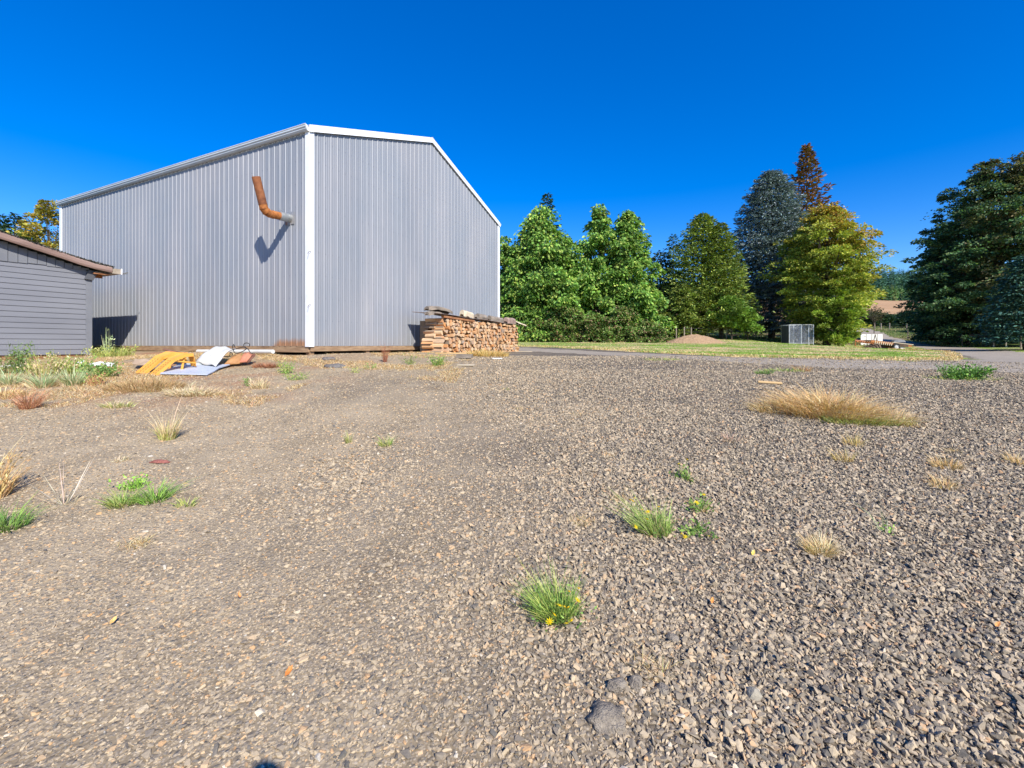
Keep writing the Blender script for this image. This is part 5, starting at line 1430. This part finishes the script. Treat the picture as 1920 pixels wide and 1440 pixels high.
def leaf(px, py, L_, rot, c, label):
    g = G(px, py); mb = MB(); V = [(0, 0, 0), (L_*.3, L_*.22, .004), (L_*.7, L_*.2, .008), (L_, 0, .012), (L_*.7, -L_*.2, .004), (L_*.3, -L_*.22, 0), (L_*.5, 0, -.002)]
    o = mb.faces(V, [(0, 6, 1), (1, 6, 2), (2, 6, 3), (3, 6, 4), (4, 6, 5), (5, 6, 0)]).build('fallen_leaf', simple('leaf_'+str(px), c, tuple(k*1.2 for k in c), 30, .6, bump=0), None, loc=g+Vector((0, 0, .022)))
    o.rotation_euler = (.25, -.2, rot); tag(o, label, 'leaf', 'fallen leaves on the gravel')
leaf(534, 1277, .045, 1.3, (.50, .18, .04), 'reddish brown fallen leaf near the bottom left of the gravel')
leaf(1334, 1142, .035, 1.0, (.62, .25, .06), 'orange fallen leaf right of the largest flowering weed')
leaf(1866, 1184, .035, .3, (.62, .27, .08), 'orange fallen leaf near the lower right edge')
leaf(1410, 1052, .04, .8, (.68, .50, .10), 'yellow fallen leaf left of the rounded dry tuft')
leaf(205, 1176, .04, 1.5, (.62, .36, .12), 'tan orange fallen leaf in the left foreground')
leaf(450, 1126, .04, 2.3, (.60, .28, .10), 'orange fallen leaf in the left middle gravel')
crumple('rag', 300, 868, .09, .035, .018, simple('dull_red', (.20, .07, .055), (.42, .16, .12), 25, .95, bump=.01), 'flat dull red rag pressed into the left gravel', 'rag', 12, .008)

# ------------------------------------------------------------------ mounds
def mound(px, Y, rx, ry, h, mat, label, seed):
    b = at(px, Y); n = 46; V = []
    for i in range(n+1):
        for j in range(n*2):
            r_ = i/n; a = j*math.pi/n
            x_, y_ = rx*r_*math.cos(a), ry*r_*math.sin(a)
            k = 1+.35*(float(fbm(math.cos(a)*1.5+seed, math.sin(a)*1.5, seed))-.5)
            z_ = h*max(0, (1-r_**1.6))*k*(1+.35*(float(fbm(x_*2.2+seed, y_*2.2, seed+3))-.5))+.10*(float(fbm(x_*7, y_*7, seed+5))-.5)*(1-r_)
            V.append((x_*k, y_*k, gz(b.x+x_*k, b.y+y_*k)-b.z+z_-.03))
    m_ = n*2
    Fq = [(i*m_+j, (i+1)*m_+j, (i+1)*m_+(j+1) % m_, i*m_+(j+1) % m_) for i in range(n) for j in range(m_)]
    me = np_mesh('dirt_mound', V, Fq, mat); tag(mesh_obj('dirt_mound', me, loc=b), label, 'dirt mound')
mound(1302, 33, 2.4, 1.5, .62, M_dirt, 'low tan dirt mound on the lawn before the cedar', 3)
mound(1655, 38.5, 1.9, 1.3, .62, M_ash, 'grey brown dirt mound behind the flatbed trailer', 7)
plant('grass_mat', 1640, 652, [blades(1300, 1.6, .8, .13, RUSTY+TAN, lean=1.0, w=.02)], 'dry orange grass around the grey brown mound', 'dry grass')
plant('grass_mat', 1725, 657, [blades(1500, 2.0, .9, .13, TAN, lean=1.0, w=.02)], 'dry tan grass growing in front of the trailer wheel', 'dry grass')

# ------------------------------------------------------------------ kennel
M_tube = simple('galvanised_tube', (.42, .44, .44), (.62, .64, .63), 3, .45, .4, bump=0)
M_shade = simple('dark_shade_mesh', (.035, .042, .05), (.06, .07, .08), 4, .8, bump=0)
kb = at(1480, 38); kn = empty('dog_kennel', kb, math.radians(-4), 'chain link dog kennel with grey shade mesh between the spruce and the yellow tree', 'dog kennel')
W_, D_, H_ = 1.95, 1.25, 1.62
def kp(x, y, z): return (x, y, z)
for x in (0, W_*.5, W_*.8, W_):
    for y in (0, D_): MB().tube([(x, y, -.15), (x, y, H_)], .03, 6).build('post', M_tube, kn)
for x in (0, W_): MB().tube([(x, D_/2, -.15), (x, D_/2, H_)], .03, 6).build('post', M_tube, kn)
for z in (H_, .06):
    for a, b in (((0, 0), (W_, 0)), ((0, D_), (W_, D_)), ((0, 0), (0, D_)), ((W_, 0), (W_, D_))):
        MB().tube([(*a, z), (*b, z)], .025, 6).build('rail', M_tube, kn)
def chain(a, b, nm='chain_link'):
    mb = MB(); a = Vector((*a, .06)); b = Vector((*b, .06)); L_ = (b-a).length; d = (b-a)/L_; h = H_-.06; s_ = .10
    k = -h
    while k < L_:
        for sg in (1, -1):
            t0, t1 = max(k, 0), min(k+h, L_)
            if t1 > t0:
                z0_, z1_ = (t0-k, t1-k) if sg == 1 else (h-(t0-k), h-(t1-k))
                mb.tube([a+d*t0+Vector((0, 0, z0_)), a+d*t1+Vector((0, 0, z1_))], .004, 3, cap=False)
        k += s_
    mb.build(nm, M_tube, kn)
chain((0, 0), (W_, 0)); chain((0, 0), (0, D_)); chain((W_, 0), (W_, D_)); chain((0, D_), (W_, D_))
MB().box((.05, D_+.03, .08), (W_-.05, D_+.036, H_-.05)).build('shade_mesh', M_shade, kn)
MB().box((-.04, .05, .08), (-.035, D_-.05, H_-.05)).build('shade_mesh', M_shade, kn)

# ------------------------------------------------------------------ trailer
tb = at(1678, 37); tr = empty('flatbed_trailer', tb, 0, 'old flatbed trailer with rusty slatted frame and pale deck resting nose up', 'trailer')
tilt = .118
def tp(x, y, z): # x along trailer from axle, tilted
    return Vector((x*math.cos(tilt)+z*math.sin(tilt)*0, y, z-x*math.sin(tilt)))
def tbox(nm, a, b, mat, bev=0):
    mb = MB(); (x0, y0, z0_), (x1, y1, z1_) = a, b
    V = [tp(x0, y0, z0_), tp(x1, y0, z0_), tp(x1, y1, z0_), tp(x0, y1, z0_), tp(x0, y0, z1_), tp(x1, y0, z1_), tp(x1, y1, z1_), tp(x0, y1, z1_)]
    return mb.faces(V, [(3, 2, 1, 0), (4, 5, 6, 7), (0, 1, 5, 4), (1, 2, 6, 5), (2, 3, 7, 6), (3, 0, 4, 7)]).build(nm, mat, tr, bevel=bev)
for y in (0.0, 1.5): tbox('side_rail', (-2.0, y, .44), (1.4, y+.06, .60), M_rust)
M_redf = rusty('red_rust_frame', (.24, .08, .05), (.42, .17, .10), (.52, .26, .16))
tbox('tongue', (-3.0, .70, .48), (-1.9, .82, .56), M_redf)
for i in range(9): tbox('slat', (-1.75+i*.18, .05, .602), (-1.68+i*.18, 1.5, .64), M_redf)
for i in range(9):
    mb = MB(); x = -1.7+i*.17
    V = [tp(x, -.02, .34), tp(x+.06, -.02, .34), tp(x+.14, -.02, .60), tp(x+.08, -.02, .60), tp(x, -.002, .34), tp(x+.06, -.002, .34), tp(x+.14, -.002, .60), tp(x+.08, -.002, .60)]
    mb.faces(V, [(0, 1, 2, 3), (7, 6, 5, 4), (0, 4, 5, 1), (1, 5, 6, 2), (2, 6, 7, 3), (3, 7, 4, 0)]).build('ramp_rung', M_palewood if i % 1 == 0 else M_redf, tr)
tbox('deck', (-.25, -.05, .605), (1.5, 1.6, .655), M_palewood, .005)
tbox('side_board', (-.1, -.01, .36), (1.1, .0, .60), M_darkwood)
M_tyre = simple('black_rubber', (.02, .02, .02), (.04, .04, .04), 10, .8, bump=.002)
for y in (-.12, 1.62):
    wh = bpy.data.objects.new('wheel', None); COL.objects.link(wh); wh.parent = tr; wh.location = (0, y, .28)
    # turned profile about the y axis
    def lathe(prof, nm, mat):
        n = 28; V = [(r_*math.cos(2*math.pi*k/n), yy_, r_*math.sin(2*math.pi*k/n)) for yy_, r_ in prof for k in range(n)]
        Fs = [(i*n+k, i*n+(k+1) % n, (i+1)*n+(k+1) % n, (i+1)*n+k) for i in range(len(prof)-1) for k in range(n)]
        return MB().faces(V, Fs).build(nm, mat, wh, smooth=True)
    lathe([(-.07, .17), (-.085, .20), (-.09, .25), (-.07, .285), (.07, .285), (.09, .25), (.085, .20), (.07, .17), (-.07, .17)], 'tyre', M_tyre)
    mb = MB()
    n = 28
    mb.tube([(0, -.05, 0), (0, .05, 0)], .172, n)
    mb.tube([(0, -.085, 0), (0, -.05, 0)], .045, 10)
    mb.build('rim', simple('white_rim', (.55, .55, .55), (.7, .7, .7), 4, .4, .3, bump=0), wh)
    mb = MB()
    for k in range(5):
        a = k*2*math.pi/5; mb.tube([(.115*math.cos(a), -.053, .115*math.sin(a)), (.115*math.cos(a), -.049, .115*math.sin(a))], .032, 8)
    mb.build('rim_holes', M_hole, wh)
mb = MB(); pts = [(.16, .66), (.22, .78), (.35, .84), (1.0, .84), (1.12, .78), (1.18, .66)]
mb.extr([(x, z) for x, z in pts], 1, .3, .65); mb.build('fender_box', simple('grey_fender', (.14, .15, .16), (.24, .25, .26), 3, .6, bump=0), tr, bevel=.02)
MB().box((-.05, -.1, .25), (.05, 1.62, .31)).build('axle', M_rust, tr)
MB().box((.55, .1, .1), (.95, .35, .36)).build('tail_box', M_white, tr, bevel=.02)
MB().tube([tp(-2.7, .76, .5), tp(-2.7, .76, .02)], .04, 8).build('jack_post', M_rust, tr)

# low white wall
wbp = at(1614, 44); wl = empty('white_wall', wbp, 0, 'low cream white panel wall behind the trailer', 'wall')
for i in range(4): MB().box((i*.54, 0, -.2), (i*.54+.52, .08, 1.05)).build('panel', simple('cream_panel', (.62, .60, .54), (.74, .72, .66), 1, .7, bump=.002), wl, bevel=.01)
for i in range(3): MB().box((i*.54+.52, -.02, -.2), (i*.54+.54, .1, 1.05)).build('joint_post', M_darkwood, wl)
st = at(1641, 42.5)
mb = MB(); mb.tube([(-.28, 0, 0), (0, 0, 1.1)], .03, 6); mb.tube([(.28, 0, 0), (0, 0, 1.1)], .03, 6); mb.tube([(0, .3, 0), (0, 0, 1.1)], .03, 6); mb.tube([(-.16, 0, .42), (.16, 0, .42)], .03, 6)
tag(mb.build('stand', M_darkwood, None, loc=st), 'small dark A shaped stand in front of the white panel wall', 'stand')

# ------------------------------------------------------------------ fences
M_post = simple('grey_post_wood', (.20, .16, .12), (.38, .31, .24), 4, .9, bump=.004); M_wire = simple('fence_wire', (.2, .2, .19), (.3, .3, .28), 4, .5, .5, bump=0)
def fence(name, pts, h, label, r_=.055, wires=(.35, .7, 1.05)):
    o0 = at(*pts[0]); root = empty(name, o0, 0, label, 'fence'); ps = [at(*p)-o0 for p in pts]
    for p in ps: MB().tube([p-Vector((0, 0, .3)), p+Vector((0, 0, h*random.uniform(.94, 1.06)))], r_, 7).build('post', M_post, root)
    for wz in wires: MB().tube([p+Vector((0, -r_-.005, wz*h/1.2)) for p in ps], .006, 4).build('wire', M_wire, root)
fence('wire_fence', [(1702, 62), (1752, 56), (1804, 47), (1863, 43), (1886, 41), (1914, 36), (1985, 32)], 1.28, 'wire fence on weathered round posts before the dark maples on the right')
fence('wire_fence', [(1640, 86), (1652, 84), (1668, 82), (1700, 80), (1732, 78), (1762, 76)], 1.2, 'distant wire fence with pale posts below the brown field', .09)
fence('wire_fence', [(1268, 40), (1283, 39), (1296, 39.5), (1328, 41), (1362, 41.5)], 1.1, 'short wire fence with thin posts behind the tan dirt mound', .05)
rb = at(1452, 58); rf = empty('rail_fence', rb, 0, 'dark wooden rail fence glimpsed left of the kennel under the spruce', 'fence')
for x in (-6, -3, 0, 2.5): MB().box((x, 0, -.2), (x+.14, .14, 1.1)).build('post', M_darkwood, rf)
for z in (.35, .8): MB().box((-6, -.04, z), (2.6, -.005, z+.14)).build('rail', M_darkwood, rf)

# ------------------------------------------------------------------ photographer just behind the camera; only the shadow of the head shows
def person():
    base = Vector((.09, -.30, gz(.09, -.30)))
    J = {'pelvis': (0, -.02, .95, .15, .12), 'belly': (0, .0, 1.08, .14, .11), 'chest': (0, .02, 1.28, .17, .12), 'neck0': (0, .0, 1.44, .07, .07), 'neck': (0, .02, 1.50, .058, .06), 'head': (0, .05, 1.60, .078, .095), 'crown': (0, .04, 1.70, .066, .08),
         'shL': (-.17, 0, 1.40, .065, .06), 'elL': (-.26, .06, 1.16, .042, .042), 'wrL': (-.12, .20, 1.38, .028, .03), 'haL': (-.09, .235, 1.44, .022, .036),
         'shR': (.17, 0, 1.40, .065, .06), 'elR': (.26, .06, 1.16, .042, .042), 'wrR': (.02, .20, 1.38, .028, .03), 'haR': (.0, .235, 1.44, .022, .036),
         'hipL': (-.09, -.02, .88, .1, .1), 'knL': (-.10, .01, .48, .06, .065), 'anL': (-.11, -.03, .08, .042, .045), 'toL': (-.13, .14, .03, .038, .028),
         'hipR': (.09, -.02, .88, .1, .1), 'knR': (.10, .01, .48, .06, .065), 'anR': (.11, -.03, .08, .042, .045), 'toR': (.13, .14, .03, .038, .028)}
    E = [('pelvis', 'belly'), ('belly', 'chest'), ('chest', 'neck0'), ('neck0', 'neck'), ('neck', 'head'), ('head', 'crown')]
    for s_ in 'LR': E += [('chest', 'sh'+s_), ('sh'+s_, 'el'+s_), ('el'+s_, 'wr'+s_), ('wr'+s_, 'ha'+s_), ('pelvis', 'hip'+s_), ('hip'+s_, 'kn'+s_), ('kn'+s_, 'an'+s_), ('an'+s_, 'to'+s_)]
    nm = list(J)
    V = [J[k][:3] for k in nm]; R_ = [J[k][3:] for k in nm]; EE = [(nm.index(a), nm.index(b)) for a, b in E]
    for s_, sg in (('L', 1), ('R', -1)):          # fingers and thumb closed round the camera body
        h = J['ha'+s_]
        for f in range(5):
            if f < 4: chain_ = [(h[0]-sg*.010, h[1]-.004, h[2]+.018-f*.015), (h[0]+sg*.016, h[1]+.022, h[2]+.020-f*.016), (h[0]+sg*.030, h[1]+.010, h[2]+.018-f*.016)]
            else: chain_ = [(h[0]+sg*.004, h[1]-.02, h[2]+.01), (h[0]+sg*.022, h[1]-.025, h[2]+.018)]
            prev = nm.index('ha'+s_)
            for c in chain_:
                V.append(c); R_.append((.008, .008)); EE.append((prev, len(V)-1)); prev = len(V)-1
    me = bpy.data.meshes.new('person'); me.from_pydata(V, EE, []); me.update()
    o = bpy.data.objects.new('person', me); COL.objects.link(o); o.location = base
    k = (EYE+.20-base.z)/1.78; o.scale = (1, 1, k)
    sk = o.modifiers.new('skin', 'SKIN'); sk.use_smooth_shade = True
    lay_ = me.skin_vertices[0].data
    for i, r_ in enumerate(R_): lay_[i].radius = r_
    lay_[0].use_root = True
    ss = o.modifiers.new('sub', 'SUBSURF'); ss.levels = 1; ss.render_levels = 2
    me.materials.append(simple('dark_clothes', (.04, .05, .08), (.07, .08, .11), 8, .9, bump=0))
    tag(o, 'photographer standing just behind the camera, head shadow at the bottom edge', 'person')
person()
